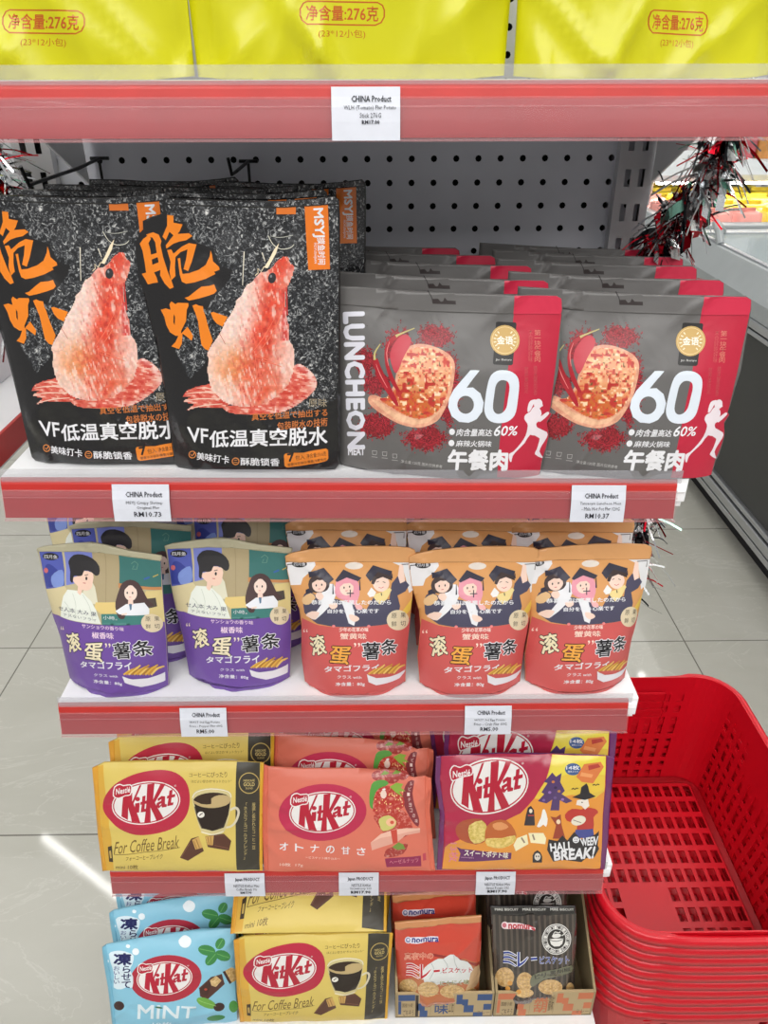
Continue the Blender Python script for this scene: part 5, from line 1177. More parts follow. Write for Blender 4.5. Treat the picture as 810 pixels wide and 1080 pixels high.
def build_nomblack():
    k = Pack(5, (521, 1062), (604, 1061), 6, [(72, 160), (85, 300), (100, 825)], [(637, 158), (645, 290), (618, 820)], [(72, 160), (350, 160), (637, 158)], [(100, 825), (350, 826), (618, 820)],
             .018, 'bag', (505, 930, 6.231), nf=18, fh=.003, wr=.0011, seed=32, Db=.012)
    rt = k.root('cracker_bag', 'dark striped pepper cracker bag at front of the orange printed carton', 'cracker bag', 'dark striped cracker bags in the right carton')
    M = [F_foil, F_crumb]; BK = (58, 52, 48)
    k.lay += 1
    for i in range(3): k.t('MIRE BISCUIT', [(104+i*182, 170), (258+i*182, 172), (260+i*182, 186), (106+i*182, 186)], (214, 212, 206), .02)
    k.part('top_seal', [(73, 161), (350, 161), (636, 159), (640, 206), (350, 212), (78, 210)], (36, 34, 34), M, rt, off=.0006)
    k.lay += 1
    for i in range(15):
        x = 92+i*37; k.p([(x, 212), (x+15, 212), (x+15+(330-x)*.06, 812), (x+(330-x)*.06, 812)], (88, 78, 70), hold=True)
    for x, y, a, b in ((170, 625, 62, 64), (302, 655, 54, 62), (470, 690, 80, 50), (600, 700, 26, 40), (300, 730, 60, 30)):
        k.e(x, y, a, b, (216, 166, 96), mi=1, n=20); k.lay += 1
        for i in range(9): k.e(x+(i % 3-1)*a*.42, y+(i//3-1)*b*.42, 6, 5, (242, 208, 142), n=6, hold=True)
    for x, y in ((205, 665), (190, 700), (262, 722)): k.e(x, y, 17, 16, (222, 160, 78), n=12)
    k.ln([(165, 286), (270, 288), (366, 292)], [42, 36, 34], (240, 220, 224)); k.e(170, 284, 22, 24, (240, 220, 224)); k.e(168, 284, 14, 16, (200, 110, 124)); k.lay += 1; k.t('nomura', [(196, 276), (366, 280), (366, 304), (196, 306)], (190, 40, 56), .05)
    k.e(510, 375, 96, 102, (232, 230, 226), n=36); k.ln(ell(510, 375, 88, 94, 0, 32), 4, (50, 46, 44), closed=True); k.e(510, 375, 60, 65, (50, 46, 44), n=30)
    k.arc('MIRE BISCUIT MIRE BISCUIT MIRE BISCUIT ', 510, 375, 74, 0, 360, 18, (50, 46, 44), ry=79)
    k.p([(464, 376), (556, 370), (548, 404), (530, 420), (494, 422), (474, 408)], (236, 234, 230), 0, 0); k.lay += 1; k.ln([(466, 380), (510, 388), (555, 374)], 4, (50, 46, 44), 3); k.e(510, 352, 30, 14, (236, 234, 230), -8); k.ln([(488, 346), (500, 326), (520, 332), (536, 326)], 6, (236, 234, 230), 2); k.ln([(545, 352), (575, 328)], 6, (236, 234, 230))
    katakana(k, (44, 66, 150), (244, 244, 248), ox=-16, oy=-80)
    k.lay += 1; k.t('ビスケット', [(400, 488), (592, 484), (592, 538), (400, 538)], (246, 246, 250), .06); k.lay += 1; k.t('ビスケット', [(400, 488), (592, 484), (592, 538), (400, 538)], (44, 66, 150), .025)
    k.p([(345, 622), (375, 600), (430, 584), (520, 570), (608, 546), (612, 588), (520, 618), (420, 645), (352, 690), (336, 660)], (112, 114, 92), 0, 2); k.lay += 1; k.t('ピリ 黒胡椒', [(365, 608), (600, 556), (602, 584), (370, 640)], (50, 50, 42), .02)
    k.part('bag_body', [(76, 186), (350, 186), (638, 182), (645, 290), (618, 820), (350, 825), (100, 824), (85, 300)], BK, M, rt, back=BK)
    return k, rt
K_nb, R_nb = build_nomblack()
# ------------------------------------------------------------------ prawn pouches in two files
PRx = at_y(185, 492, K_pr.O[1])[0]-at_y(28.5, 492, K_pr.O[1])[0]
for i, (dx, dY, yw, ln, lb) in enumerate([
    (-PRx, .012, 0, 0, 'glossy black prawn snack pouch at the far left front of the shelf'),
    (-PRx-.003, .045, 1, 1, 'black prawn pouch second in the left file, its orange tab just behind the front one'),
    (-PRx+.010, .078, 2, 1, 'black prawn pouch third in the left file with a duller orange tab'),
    (-PRx+.034, .115, 1, 1, 'black prawn pouch rearmost of the left file against the perforated panel'),
    (-.011, .038, 0, 1, 'black prawn pouch second in the right file'),
    (-.026, .07, 0, 1, 'black prawn pouch third in the right file'),
    (.018, .105, -1, 1, 'black prawn pouch rearmost of the right file, its corner beside the luncheon pouches')]):
    place(R_pr, K_pr, dx=dx, dY=dY, dyaw=yw, dlean=ln, label=lb)
# ------------------------------------------------------------------ luncheon meat pouches
LUx = at_y(769, 430, K_lu.O[1])[0]-at_y(583, 430, K_lu.O[1])[0]
for i, (dx, dY, yw, ln, lb) in enumerate([
    (LUx, .0, 0, 0, 'grey and red luncheon meat pouch at front right end, beside the freezer chest'),
    (.0, .052, 0, -1, 'luncheon meat pouch second in the file behind the left front one'),
    (-.004, .105, 1, 0, 'luncheon meat pouch third in the left file'),
    (-.03, .15, 0, 0, 'luncheon meat pouch fourth in the left file'),
    (-.06, .185, 0, 0, 'luncheon meat pouch rearmost of the left file, red end against the perforated panel'),
    (LUx+.001, .055, 0, 0, 'luncheon meat pouch second in the right file, its red corner behind the front one'),
    (LUx-.002, .108, 0, 0, 'luncheon meat pouch third in the right file'),
    (LUx+.0, .148, 0, 0, 'luncheon meat pouch fourth in the right file beside the tinsel'),
    (LUx-.008, .183, 0, 0, 'luncheon meat pouch rearmost of the right file under the tinsel')]):
    place(R_lu, K_lu, dx=dx, dY=dY, dyaw=yw, dlean=ln, label=lb)
# ------------------------------------------------------------------ potato fries pouches
q0 = on_shelf(3, (199.6+305.7)/2, 713)
for px, py, dx, dY, yw, ln, lb in [
    ((72+178)/2+1, 719, 0, 0, -4, 0, 'purple pepper fries pouch at front left end of its shelf, turned slightly'),
    (None, 0, -.103, .040, 2, 0, 'purple fries pouch second in the left file, seen between the two front purple ones'),
    (None, 0, -.155, .10, 0, 1, 'purple fries pouch rearmost of the left file in the shade of the shelf above'),
    (None, 0, .012, .058, 0, 2, 'purple fries pouch behind the second front purple one, beside the orange file'),
    (None, 0, -.02, .112, 0, 1, 'purple fries pouch rearmost of the right purple file')]:
    place(R_pu, K_pu, px, py, dx, dY, yw, ln, label=lb) if px else place(R_pu, K_pu, dx=dx, dY=dY, dyaw=yw, dlean=ln, label=lb)
for px, py, dx, dY, yw, ln, lb in [
    (495, 719, 0, 0, 1, 0, 'orange fries pouch in the middle of the three front orange ones'),
    (605.5, 716, 0, 0, 2, 0, 'orange fries pouch at front right end of its shelf above the red baskets'),
    (None, 0, -.006, .056, 0, 1, 'orange fries pouch second in the leftmost orange file'),
    (None, 0, .116, .056, -1, 0, 'orange fries pouch second in the middle orange file'),
    (None, 0, .222, .050, 0, 1, 'orange fries pouch second in the rightmost orange file beside the tinsel'),
    (None, 0, .0, .112, 0, 1, 'orange fries pouch rearmost of the leftmost orange file in the shade'),
    (None, 0, .112, .115, 0, 1, 'orange fries pouch rearmost of the middle orange file in the shade'),
    (None, 0, .205, .108, 0, 1, 'orange fries pouch rearmost of the rightmost orange file in the shade')]:
    place(R_or, K_or, px, py, dx, dY, yw, ln, label=lb) if px else place(R_or, K_or, dx=dx, dY=dY, dyaw=yw, dlean=ln, label=lb)
# ------------------------------------------------------------------ bags behind the front ones
def row(Rt, K, items):
    return [place(Rt, K, dx=dx, dY=dY, dyaw=yw, dlean=ln, dz=dz, label=lb) for dx, dY, yw, ln, dz, lb in items]
row(R_co, K_co, [(.008, .042, 2, -1, 0, 'yellow coffee wafer bag second of the file on the upper bag shelf'), (.002, .084, 0, -2, 0, 'yellow coffee wafer bag rearmost of the file on the upper bag shelf')])
row(R_st, K_st, [(.004, .048, -3, -2, 0, 'coral strawberry wafer bag second of its file'), (.012, .096, -2, -3, 0, 'coral strawberry wafer bag rearmost of its file')])
row(R_ha, K_ha, [(.012, .042, -2, -1, 0, 'halloween wafer bag second of its file, its yellow corner beside the baskets'), (-.002, .084, 0, -2, 0, 'halloween wafer bag rearmost of its file in the shade')])
row(R_mi, K_mi, [(-.004, .045, 1, 0, 0, 'light blue mint wafer bag second of its file'), (-.008, .085, 2, 0, 0, 'light blue mint wafer bag third of its file'), (-.004, .125, 2, 0, 0, 'light blue mint wafer bag rearmost of its file, just under the rail')])
a, b = on_shelf(5, 247, 1079), on_shelf(5, 411, 1079)
kb = place(R_co, K_co, O=[(a[0]+b[0])/2+.002, a[1]+.002, .3335], dyaw=1, dlean=-5, label='yellow coffee wafer bag at the bottom between mint bags and cracker cartons')
place(R_co, K_co, O=[(a[0]+b[0])/2, a[1]+.06, .3335], dyaw=0, dlean=-3, label='yellow coffee wafer bag standing behind the bottom front one, under the lying one')
place(R_co, K_co, O=[(a[0]+b[0])/2+.0015, a[1]+.022, .4815], dyaw=1, dlean=58, label='yellow coffee wafer bag lying on top of the bottom ones, its lower half in view')
row(R_nr, K_nr, [(-.002, .035, 1, 0, 0, 'red cracker bag second in the blue printed carton'), (-.006, .075, 0, 1, .004, 'red cracker bag rearmost in the blue printed carton')])
row(R_nb, K_nb, [(-.002, .045, -1, 0, .0, 'dark striped cracker bag behind the front one in the orange printed carton')])
# ------------------------------------------------------------------ printed cracker cartons
NC = NT('printed_carton_board'); a_ = NC.n('Attribute'); a_.attribute_name = 'Col'; NC.set(col=a_.outputs['Color'], rough=.75); NC.bump(NC.noise(120), .08); M_carton = NC.m
def carton(x0, x1, Yf, dep, ink, label, gl):
    zb = .3336; h = .052; t = .003; hb = .118
    rt = empty('display_carton', ((x0+x1)/2, Yf, zb)); tag(rt, label, 'carton', 'printed display cartons on the deck shelf')
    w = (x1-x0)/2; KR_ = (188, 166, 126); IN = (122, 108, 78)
    def colour(o, cols):
        me = o.data; at = me.attributes.new('Col', 'FLOAT_COLOR', 'FACE'); at.data.foreach_set('color', np.array([(*lin(c), 1) for c in cols], np.float32).ravel())
    def panel(name, build, c):
        bm = bmesh.new(); build(bm); o = link(name, bm, M_carton, rt); colour(o, [c]*len(o.data.polygons)); return o
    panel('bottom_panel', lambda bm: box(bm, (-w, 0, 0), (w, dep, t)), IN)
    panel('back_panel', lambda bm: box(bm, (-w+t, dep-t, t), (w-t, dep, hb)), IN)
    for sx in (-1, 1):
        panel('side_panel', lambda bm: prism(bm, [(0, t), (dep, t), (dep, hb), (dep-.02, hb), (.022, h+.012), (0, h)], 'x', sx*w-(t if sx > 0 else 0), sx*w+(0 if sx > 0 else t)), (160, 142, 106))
    # printed low front
    bm = bmesh.new(); box(bm, (-w+t, 0, t), (w-t, t, h)); bm.faces.ensure_lookup_table(); nb = len(bm.faces); cols = []
    fw = 2*w
    def rect(u0, v0, u1, v1, c, lay=1):
        q = [bm.verts.new((-w+u*fw, -.0001*lay, v*h)) for u, v in ((u0, v0), (u1, v0), (u1, v1), (u0, v1))]; bm.faces.new(q); cols.append(c)
    for r in ((.03, .72, .2, .97), (.03, .15, .06, .7), (.22, .3, .3, .6), (.25, .02, .33, .3), (.62, .55, .68, .95), (.68, .5, .74, .75), (.7, .2, .8, .5), (.83, .7, .98, .96), (.9, .3, .98, .55), (.8, .02, .9, .2)): rect(*r, ink)
    for r in ((.205, .05, .235, .95, (70, 60, 52)), (.36, .1, .362, .9, (120, 100, 70)), (.6, .1, .602, .9, (120, 100, 70))): rect(*r)
    def txt(s, u0, v0, u1, v1, c, b=0.):
        V, T = glyphs(s, 0, .9, 'CENTER', 1)
        for jj, (du, dv) in enumerate([(b, b), (-b, -b), (b, -b), (-b, b)] if b else [(0, 0)]):
            vs = [bm.verts.new((-w+(u0+(u1-u0)*(u+du))*fw, -.0002-.00002*jj, (v0+(v1-v0)*(v+dv))*h)) for u, v in V]
            for tt in T:
                try: bm.faces.new([vs[i] for i in tt]); cols.append(c)
                except ValueError: pass
    txt(gl[0], .4, .15, .54, .92, ink, .01); txt(gl[1], .08, .08, .19, .34, (70, 60, 52)); txt(gl[2], .545, .2, .595, .9, (110, 92, 66)); txt(gl[3], .84, .1, .97, .26, (110, 92, 66)); txt('国産小麦', .07, .45, .18, .62, (110, 92, 66))
    me = bpy.data.meshes.new('front_panel'); bm.to_mesh(me); bm.free(); me.materials.append(M_carton)
    o = bpy.data.objects.new('front_panel', me); COL.objects.link(o); o.parent = rt
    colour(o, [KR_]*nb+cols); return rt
ya = .5215
c0 = at_y(417, 1056, ya); c1 = at_y(521.5, 1054, ya); c2 = at_y(627, 1054, ya)
carton(c0[0], c1[0]-.0006, ya, .135, (64, 88, 134), 'blue printed open carton holding the red cracker bags', ('美\n味', 'ごちそう', '土佐', 'ミレー'))
carton(c1[0]+.0006, c2[0], ya, .135, (206, 122, 86), 'orange printed open carton holding the dark striped cracker bags', ('黒\n胡', 'ごちそう', '椒味', 'ミレー'))

# ------------------------------------------------------------------ nested shopping baskets
M_bask = NT('red_basket_plastic').set(col=lin((206, 14, 34)), rough=.32, spec=.5).m
def rrect(hx, hy, r, n=6):
    P = []
    for cx, cy, a0 in ((hx-r, hy-r, 0), (-hx+r, hy-r, 90), (-hx+r, -hy+r, 180), (hx-r, -hy+r, 270)):
        for k in range(n+1):
            a = R(a0+90*k/n); P.append((cx+r*math.cos(a), cy+r*math.sin(a)))
    return P
def resample(P, n):
    P = np.array(P+[P[0]]); d = np.r_[0, np.cumsum(np.linalg.norm(np.diff(P, axis=0), axis=1))]
    s = np.linspace(0, d[-1], n, endpoint=False)
    return np.stack([np.interp(s, d, P[:, 0]), np.interp(s, d, P[:, 1])], -1)
BH = .205
def basket():
    rt = empty('shopping_basket', (0, 0, 0)); tag(rt, '-', 'shopping basket', 'nested red shopping baskets')
    N = 120
    top = resample(rrect(.150, .215, .055, 8), N); bot = resample(rrect(.123, .185, .035, 8), N)
    lev = [.006, .020, .028, .038, .046, .085, .094, .128, .137, .150, .158, .172, .205]
    bm = bmesh.new()
    def ring(z):
        f = z/BH; return [bm.verts.new((*(bot[i]*(1-f)+top[i]*f), z)) for i in range(N)]
    rings = [ring(z) for z in lev]
    def open_(i, j):
        # slots between the ribs; corners and the centre of each side stay closed higher up
        x, y = top[i]
        corner = abs(x) > .150-.045 and abs(y) > .215-.05
        if i % 2: return False
        if j in (0, ): return not corner
        if j in (2,): return not corner
        if j in (4, 6): return not corner
        if j in (8, 10): return not corner and (abs(y) > .205 and abs(x) > .05 or abs(x) > .14 and abs(y) > .08)
        return False
    rows = {0: 1, 2: 1, 4: 1, 6: 1, 8: 1, 10: 1}
    for j in range(len(lev)-1):
        for i in range(N):
            if open_(i, j) and j in rows:
                continue
            bm.faces.new((rings[j][i], rings[j][(i+1) % N], rings[j+1][(i+1) % N], rings[j+1][i]))
    bmesh.ops.recalc_face_normals(bm, faces=bm.faces[:])
    bmesh.ops.solidify(bm, geom=bm.faces[:], thickness=-.0018)
    link('wall_panel', bm, M_bask, rt)
    # rim: rolled lip with a step below it, dipping a little at the handle seats
    bm = bmesh.new()
    prof = [(-.001, .196), (.000, .203), (.003, .2065), (.008, .206), (.011, .203), (.0115, .194), (.0095, .194), (.0085, .201), (.003, .2025)]
    rr = []
    for i in range(N):
        x, y = top[i]; nx, ny = top[(i+1) % N]-top[i-1]; l = math.hypot(nx, ny); ox, oy = ny/l, -nx/l
        dip = -.007*max(0, 1-(x/.09)**2)**.5*(abs(y) > .2) if abs(x) < .09 else 0
        dip += -.006*(math.cos(min(1, abs(y)/.07)*math.pi)+1)/2*(abs(x) > .14)
        rr.append([bm.verts.new((x+ox*a, y+oy*a, b+dip)) for a, b in prof])
    for i in range(N):
        A, B = rr[i], rr[(i+1) % N]
        for k in range(len(prof)): bm.faces.new((A[k], A[(k+1) % len(prof)], B[(k+1) % len(prof)], B[k]))
    link('rim', bm, M_bask, rt, True)
    # slotted floor with a plain pad
    bm = bmesh.new(); nx, ny = 26, 26; xs = np.linspace(-.112, .112, nx+1); ys = np.linspace(-.172, .172, ny*1+1)
    xs = sorted([a for i in range(13) for a in (-.112+i*.01745, -.112+i*.01745+.0115)] + [.112]); ys = sorted([a for i in range(11) for a in (-.172+i*.0316, -.172+i*.0316+.022)] + [.172])
    V = [[bm.verts.new((x, y, .004)) for y in ys] for x in xs]
    for i in range(len(xs)-1):
        for j in range(len(ys)-1):
            hole = i % 2 == 0 and j % 2 == 0 and 0 < i < len(xs)-2 and 0 < j < len(ys)-2
            if hole and -.06 < xs[i] < .0 and -.12 < ys[j] < -.045: hole = False
            if not hole: bm.faces.new((V[i][j], V[i+1][j], V[i+1][j+1], V[i][j+1]))
    # border to the wall
    bmesh.ops.recalc_face_normals(bm, faces=bm.faces[:]); bmesh.ops.solidify(bm, geom=bm.faces[:], thickness=.0022)
    o = link('floor_grid', bm, M_bask, rt)
    bm = bmesh.new(); inn = resample(rrect(.113, .173, .012, 8), N); A = [bm.verts.new((*bot[i]*.995, .006)) for i in range(N)]; B = [bm.verts.new((*inn[i], .004)) for i in range(N)]
    # align start points of both loops
    for i in range(N): bm.faces.new((A[i], A[(i+1) % N], B[(i+1) % N], B[i]))
    bmesh.ops.solidify(bm, geom=bm.faces[:], thickness=.002); link('floor_rim', bm, M_bask, rt)
    # two folded handles lying on the inside of the long rims
    for sy in (1,):
        bm = bmesh.new(); box(bm, (-.052, .2035, .163), (.052, .2065, .181), .003); link('grip', bm, M_bask, rt)
    return rt
BK0 = basket()
bx, by, bz, st = .4215, .745, .492, .0172
for i in range(10):
    b = BK0 if i == 0 else copy_tree(BK0)
    b.location = (bx, by, bz-BH-i*st); b.rotation_euler = (0, 0, R([0, .3, -.2, .2, 0, -.3, .1, .2, -.1, 0][i]))
    b['label'] = 'red shopping basket on top of the stack, its slotted floor in view' if i == 0 else 'red shopping basket %s of the nested stack' % ['', 'second from the top', 'third from the top', 'fourth from the top', 'fifth from the top', 'sixth from the top', 'fourth from the bottom', 'third from the bottom', 'second from the bottom', 'lowest'][i]
zb = bz-BH-9*st
rt = empty('basket_dolly', (bx, by, 0)); tag(rt, 'low wheeled stand under the stack of red baskets', 'basket stand')
bm = bmesh.new(); box(bm, (-.12, -.18, zb-.02), (.12, .18, zb+.003), .004); link('deck', bm, M_wire, rt)
for sx in (-1, 1):
    for sy in (-1, 1):
        bm = bmesh.new(); tube(bm, [(sx*.1-.01, sy*.15, .025), (sx*.1+.01, sy*.15, .025)], .025, 16); link('wheel', bm, M_dark, rt)
        bm = bmesh.new(); box(bm, (sx*.1-.014, sy*.15-.008, .03), (sx*.1+.014, sy*.15+.008, zb-.02)); link('leg', bm, M_wire, rt)

# ------------------------------------------------------------------ tinsel on the posts
def foil(name, c, r): return NT(name).set(col=lin(c), metal=1., rough=r).m
M_tin = [foil('silver_tinsel', (225, 228, 230), .18), foil('red_tinsel', (190, 22, 40), .22), foil('dark_tinsel', (60, 62, 66), .2), foil('green_tinsel', (150, 205, 185), .2)]
def garland(path, n, L, label, seed, red=.3):
    rs = random.Random(seed); P = crspline(path, 8, False); bm = bmesh.new(); bc = bmesh.new()
    rt = empty('tinsel_garland', path[0]); tag(rt, label, 'tinsel garland')
    o = Vector(path[0]); tube(bc, [Vector(p)-o for p in P], .004, 6); link('core', bc, M_tin[2], rt)
    for i in range(n):
        p = Vector(P[rs.randrange(len(P))]) - o + Vector((rs.gauss(0, .006), rs.gauss(0, .006), rs.gauss(0, .012)))
        d = Vector((rs.gauss(0, 1), rs.gauss(0, 1), rs.gauss(-.15, .8))).normalized(); l = L*rs.uniform(.5, 1.15); w = rs.choice([.0006, .0008, .0011, .0034, .0048]) 
        s = d.orthogonal().normalized(); s.rotate(Matrix.Rotation(rs.uniform(0, 6.28), 3, d)); u = d.cross(s)
        if w > .003: l *= .42
        mi = rs.choices([0, 1, 2, 3], [.62, red, .2, .06])[0]; prev = None; curl = rs.uniform(-.5, .5)
        for k in range(4):
            t = k/3; c = p+d*l*t+u*l*curl*t*t+Vector((0, 0, -.012*t*t))
            q = (bm.verts.new(c-s*w), bm.verts.new(c+s*w))
            if prev: f = bm.faces.new((prev[0], prev[1], q[1], q[0])); f.material_index = mi
            prev = q
    me = bpy.data.meshes.new('fringe'); bm.to_mesh(me); bm.free()
    for m_ in M_tin: me.materials.append(m_)
    f = bpy.data.objects.new('fringe', me); COL.objects.link(f); f.parent = rt
garland([(.292, .70, 1.34), (.290, .72, 1.28), (.272, .755, 1.225), (.278, .755, 1.16), (.288, .74, 1.11)], 1150, .036, 'red and silver tinsel garland hanging on the right post above the luncheon meat pouches', 3, .34)
garland([(.292, .74, 1.04), (.290, .74, .97), (.292, .73, .90), (.288, .73, .84)], 420, .038, 'red and silver tinsel garland on the right post behind the orange fries pouches', 5, .2)
garland([(-.355, .72, 1.34), (-.338, .73, 1.30), (-.345, .73, 1.26), (-.352, .74, 1.21), (-.358, .75, 1.17)], 900, .042, 'red and silver tinsel garland on the left post behind the black prawn pouches', 4, .35)

# ------------------------------------------------------------------ wire hooks on the panel
def hook(px, py, ln, label):
    q = at_y(px, py, YB-.004); rt = empty('peg_hook', q); tag(rt, label, 'hook', 'black wire hooks')
    bm = bmesh.new(); tube(bm, [(-.009, 0, 0), (.009, 0, 0)], .0016, 8); tube(bm, [(0, -.002, .0), (0, -.003, -.028)], .0014, 8); link('back_plate', bm, M_wire, rt)
    bm = bmesh.new(); tube(bm, [(0, -.002, 0), (-.004, -.05, -.004), (-.007, -ln, -.006), (-.008, -ln-.006, .008)], .0016, 8); link('prong', bm, M_wire, rt)
hook(262, 170, .06, 'black wire hook in the middle of the perforated panel above the prawn pouches')
hook(105, 167, .16, 'black wire hook at the left of the perforated panel')

# ------------------------------------------------------------------ shelf of the neighbouring run, left
rt = empty('side_shelf', (-.37, .66, 1.03)); tag(rt, 'white side shelf with red rail behind the left end of the prawn shelf', 'shelf')
bm = bmesh.new(); box(bm, (-.4, 0, -.012), (-.003, .62, .003), .001); link('board', bm, M_white, rt)
bm = bmesh.new(); box(bm, (-.002, 0, -.006), (.002, .62, .022), .001); link('price_rail', bm, M_red, rt)
bm = bmesh.new(); prism(bm, [(.1, -.012), (.62, -.012), (.62, -.07), (.5, -.05)], 'x', -.004, -.001); link('bracket', bm, M_white, rt)
for i in range(2):
    pk = empty('foil_pack', (-.47, .72+i*.19, 1.0335)); tag(pk, ['silver foil pack on the left side shelf, nearer one', 'silver foil pack on the left side shelf, farther one'][i], 'foil pack', 'foil packs on the side shelf')
    M_fo = NT('grey_white_pack').set(col=lin((196, 196, 200)), rough=.3).m if i == 0 else M_fo
    bm = bmesh.new(); bmesh.ops.create_grid(bm, x_segments=14, y_segments=14, size=.085)
    rs = random.Random(i)
    for v in bm.verts:
        x, y = v.co.x/.085, v.co.y/.085; b = .03*(1-abs(x)**2.5)*(1-abs(y)**2.5)+rs.uniform(-.0015, .0015); v.co = Vector((b, v.co.x, .086+v.co.y))
    bmesh.ops.solidify(bm, geom=bm.faces[:], thickness=.02); link('pack_body', bm, M_fo, pk, True)
    bm = bmesh.new(); box(bm, (-.004, -.085, .171), (.004, .085, .186)); link('top_seal', bm, M_fo, pk)
# ------------------------------------------------------------------ chest freezers beyond, right
M_fdark = mat('freezer_charcoal_panel', (62, 63, 62), .5, nscale=8, namp=.03)
M_alu = NT('brushed_aluminium').set(col=lin((196, 198, 202)), metal=.9, rough=.32).m
M_fgrey = mat('freezer_grey_frame', (168, 174, 176), .4, nscale=9, namp=.03)
M_fin = mat('freezer_white_liner', (214, 220, 222), .4, nscale=9, namp=.03)
M_gl = clear('freezer_glass', (225, 240, 244), .14, .03)
def freezer(X, Y0, Y1, W_, label, yaw=0, lids=True):
    rt = empty('chest_freezer', (X, Y0, 0), (0, 0, yaw)); tag(rt, label, 'freezer', 'chest freezers')
    L = Y1-Y0
    bm = bmesh.new(); box(bm, (.02, .0, .10), (.05, L, .70), .004); box(bm, (W_-.03, 0, .1), (W_, L, .7)); box(bm, (.03, 0, .1), (W_-.01, .03, .7)); box(bm, (.03, L-.03, .1), (W_-.01, L, .7)); link('side_panel', bm, M_fdark, rt)
    bm = bmesh.new(); box(bm, (.05, .03, .28), (W_-.03, L-.03, .30)); link('liner', bm, M_fin, rt)
    bm = bmesh.new(); box(bm, (.06, .03, .0), (W_-.06, L-.03, .1)); link('plinth', bm, M_dark, rt)
    for z, h, d in ((.085, .022, .004), (.115, .030, .0), (.152, .016, .006)):
        bm = bmesh.new(); box(bm, (d, -.002, z), (.03, L+.002, z+h), .004); link('kick_strip', bm, M_alu, rt)
    for z, h, d in ((.66, .016, .004), (.684, .026, -.004)):
        bm = bmesh.new(); box(bm, (d, -.002, z), (.03, L+.002, z+h), .005); link('bumper_strip', bm, M_alu, rt)
    # sloping grey top frame
    bm = bmesh.new()
    prism(bm, [(.0, .712), (.03, .70), (.09, .80), (.09, .835), (.05, .835), (.0, .76)], 'y', 0, L); link('top_frame', bm, M_fgrey, rt)
    bm = bmesh.new(); prism(bm, [(W_-.09, .70), (W_, .70), (W_, .76), (W_-.05, .835), (W_-.09, .835)], 'y', 0, L); link('top_frame', bm, M_fgrey, rt)
    for y in (0, L-.09):
        bm = bmesh.new(); box(bm, (.06, y, .70), (W_-.06, y+.09, .84), .012); link('end_frame', bm, M_fgrey, rt)
    n = max(2, int(L/.85))
    for i in range(n if lids else 0):
        a = .09+(L-.18)*i/n; b = .09+(L-.18)*(i+1)/n
        bm = bmesh.new(); box(bm, (.07, a, .828+.006*(i % 2)), (W_-.07, b+.03, .832+.006*(i % 2))); f = link('glass_lid', bm, M_gl, rt)
        bm = bmesh.new(); box(bm, (.07, a, .826), (W_-.07, a+.022, .842), .003); box(bm, (.07, b, .826), (W_-.07, b+.02, .842), .003); box(bm, (.066, a, .826), (.085, b, .842), .003)
        link('lid_frame', bm, M_alu, f)
    bm = bmesh.new(); tube(bm, [(.07, L-.30, .835), (.075, L-.25, .875), (.10, L-.15, .885), (.16, L-.08, .845)], .014, 10); link('handle', bm, M_fgrey, rt)
    return rt
FX = 1.135
freezer(FX, .95, 3.12, .95, 'near charcoal chest freezer with sliding glass lids right of the gondola', R(-.6))
freezer(FX+.02, 3.20, 5.2, .95, 'farther chest freezer full of yellow packs behind the near one', R(-.6), False)
# frozen packs in the near freezer
def pack_mesh(w, d, h, seed):
    bm = bmesh.new(); rs = random.Random(seed)
    bmesh.ops.create_cube(bm, size=1); bmesh.ops.subdivide_edges(bm, edges=bm.edges[:], cuts=3, use_grid_fill=True)
    for v in bm.verts:
        x, y, z = v.co*2; k = 1-.12*(x*x*z*z)-.1*(y*y*z*z)
        v.co = Vector((x*w/2*k, y*d/2*k*(.9+.1*(1-z*z)), (z+1)*h/2)) + Vector([rs.uniform(-.003, .003) for _ in range(3)])*(1 if z > -.9 else 0)
    return bm
cols = [(232, 226, 214), (226, 200, 120), (214, 120, 110), (150, 190, 210), (238, 238, 236), (120, 160, 120)]
pm = {}
cn = ['cream', 'yellow', 'red', 'light blue', 'white', 'green']
def frozen(c, w, d, h):
    k = (c, w, d, h)
    if k not in pm:
        n = NT('pack_print'); n.set(col=n.ramp(n.noise(9, 2), [(.4, lin(c)), (.6, tuple(min(1, v*1.3+.03) for v in lin(c)))]), rough=.4)
        o = empty('frozen_pack'); b = link('pack_body', pack_mesh(w, d, h, len(pm)), n.m, o, True)
        bm = bmesh.new(); box(bm, (-w/2*.8, -.002, h*.97), (w/2*.8, .002, h+.014)); link('top_seal', bm, n.m, o)
        pm[k] = o; return o
    return copy_tree(pm[k])
rs = random.Random(9); i = 0
for a in range(3):
    for b in range(6):
        o = frozen(cols[(a*2+b) % 6], .2, .16, .16); o.location = (FX+.24+a*.25, 1.75+b*.21, .3005); o.rotation_euler = (0, 0, rs.uniform(-.1, .1))
        tag(o, cn[(a*2+b) % 6]+' frozen pack under the glass lids of the near freezer', 'frozen pack', 'packs in the near freezer')
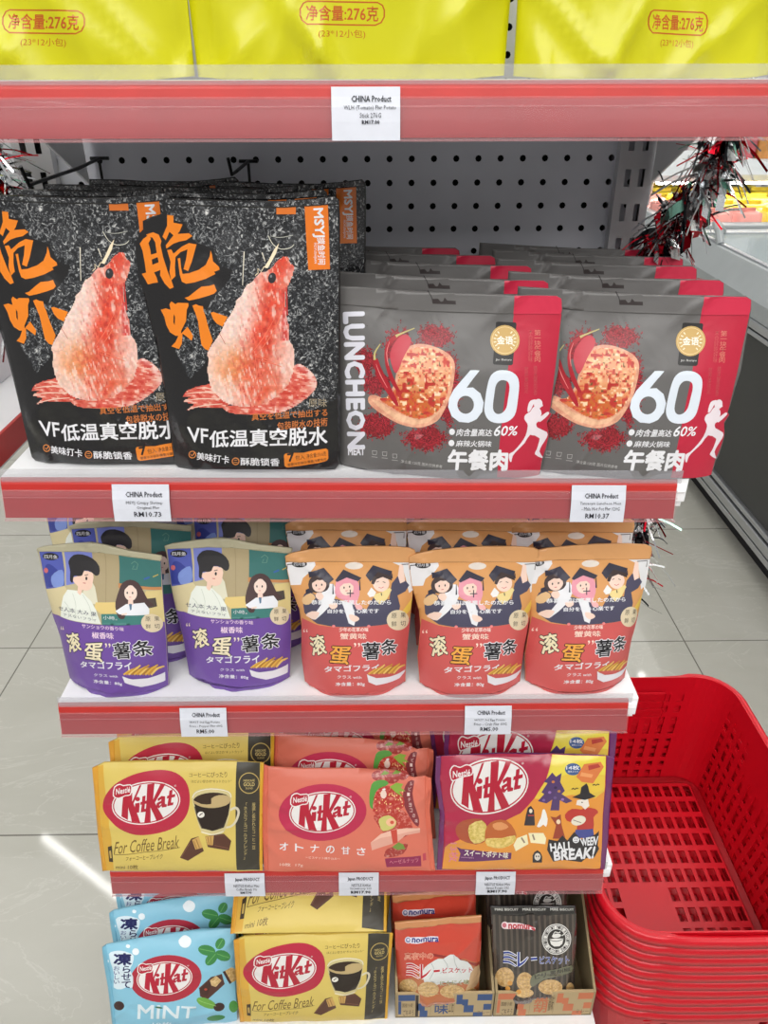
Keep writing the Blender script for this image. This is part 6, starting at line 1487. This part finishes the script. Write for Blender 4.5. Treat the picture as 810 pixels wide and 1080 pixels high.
for a in range(6):
    for b in range(7):
        c = (238, 206, 60) if a+b > 2 else (226, 150, 140)
        o = frozen(c, .12, .2, .56); o.location = (FX+.17+a*.125, 3.42+b*.23, .3005); o.rotation_euler = (0, 0, rs.uniform(-.05, .05))
        tag(o, 'pink frozen pack at the near corner of the farther freezer' if c[0] == 226 else 'yellow frozen pack standing in the farther freezer', 'frozen pack', 'pink packs in the farther freezer' if c[0] == 226 else 'yellow packs in the farther freezer')
# lit glass canopy over the far freezer
rt = empty('freezer_canopy', (FX+.1, 4.3, 0)); tag(rt, 'lit white shelf canopy standing over the farther freezer', 'freezer canopy')
bm = bmesh.new(); box(bm, (0, -.6, .945), (.78, .7, .975), .004); link('canopy_shelf', bm, M_fin, rt)
bm = bmesh.new(); box(bm, (.05, -.56, .93), (.72, -.52, .944)); link('light_strip', bm, M_tube, rt)
for x in (.02, .74):
    for y in (-.55, .65):
        bm = bmesh.new(); tube(bm, [(x, y, .842), (x, y, .945)], .012, 8); link('support_post', bm, M_alu, rt)
# wall racks of packs at the far end
rt = empty('display_rack', (1.1, 7.0, 0)); tag(rt, 'white display rack of small packs beyond the freezers', 'display rack')
for z in (.35, .72, 1.09, 1.46):
    bm = bmesh.new(); box(bm, (0, 0, z), (2.4, .4, z+.03), .003); link('rack_shelf', bm, M_white, rt)
bm = bmesh.new(); box(bm, (0, .4, 0), (2.4, .44, 1.9)); link('back_panel', bm, M_white, rt)
for x in (0, .8, 1.6, 2.37):
    bm = bmesh.new(); box(bm, (x, .35, 0), (x+.03, .4, 1.9)); link('upright', bm, M_post, rt)
cc = [(214, 110, 120), (232, 206, 80), (140, 150, 170), (236, 236, 236), (200, 140, 170), (226, 160, 90)]
for z in (.72, 1.09):
    for i in range(15):
        o = frozen(cc[(i*5+int(z*10)) % 6], .13, .12, .22); o.location = (1.2+i*.15, 7.14, z+.0305); o.rotation_euler = (0, 0, rs.uniform(-.06, .06))
        tag(o, 'small '+['red', 'yellow', 'grey blue', 'white', 'pink', 'orange'][(i*5+int(z*10)) % 6]+(' pack on the lower tier of the far display rack' if z < .9 else ' pack on the upper tier of the far display rack'), 'pack', 'packs on the far display rack')
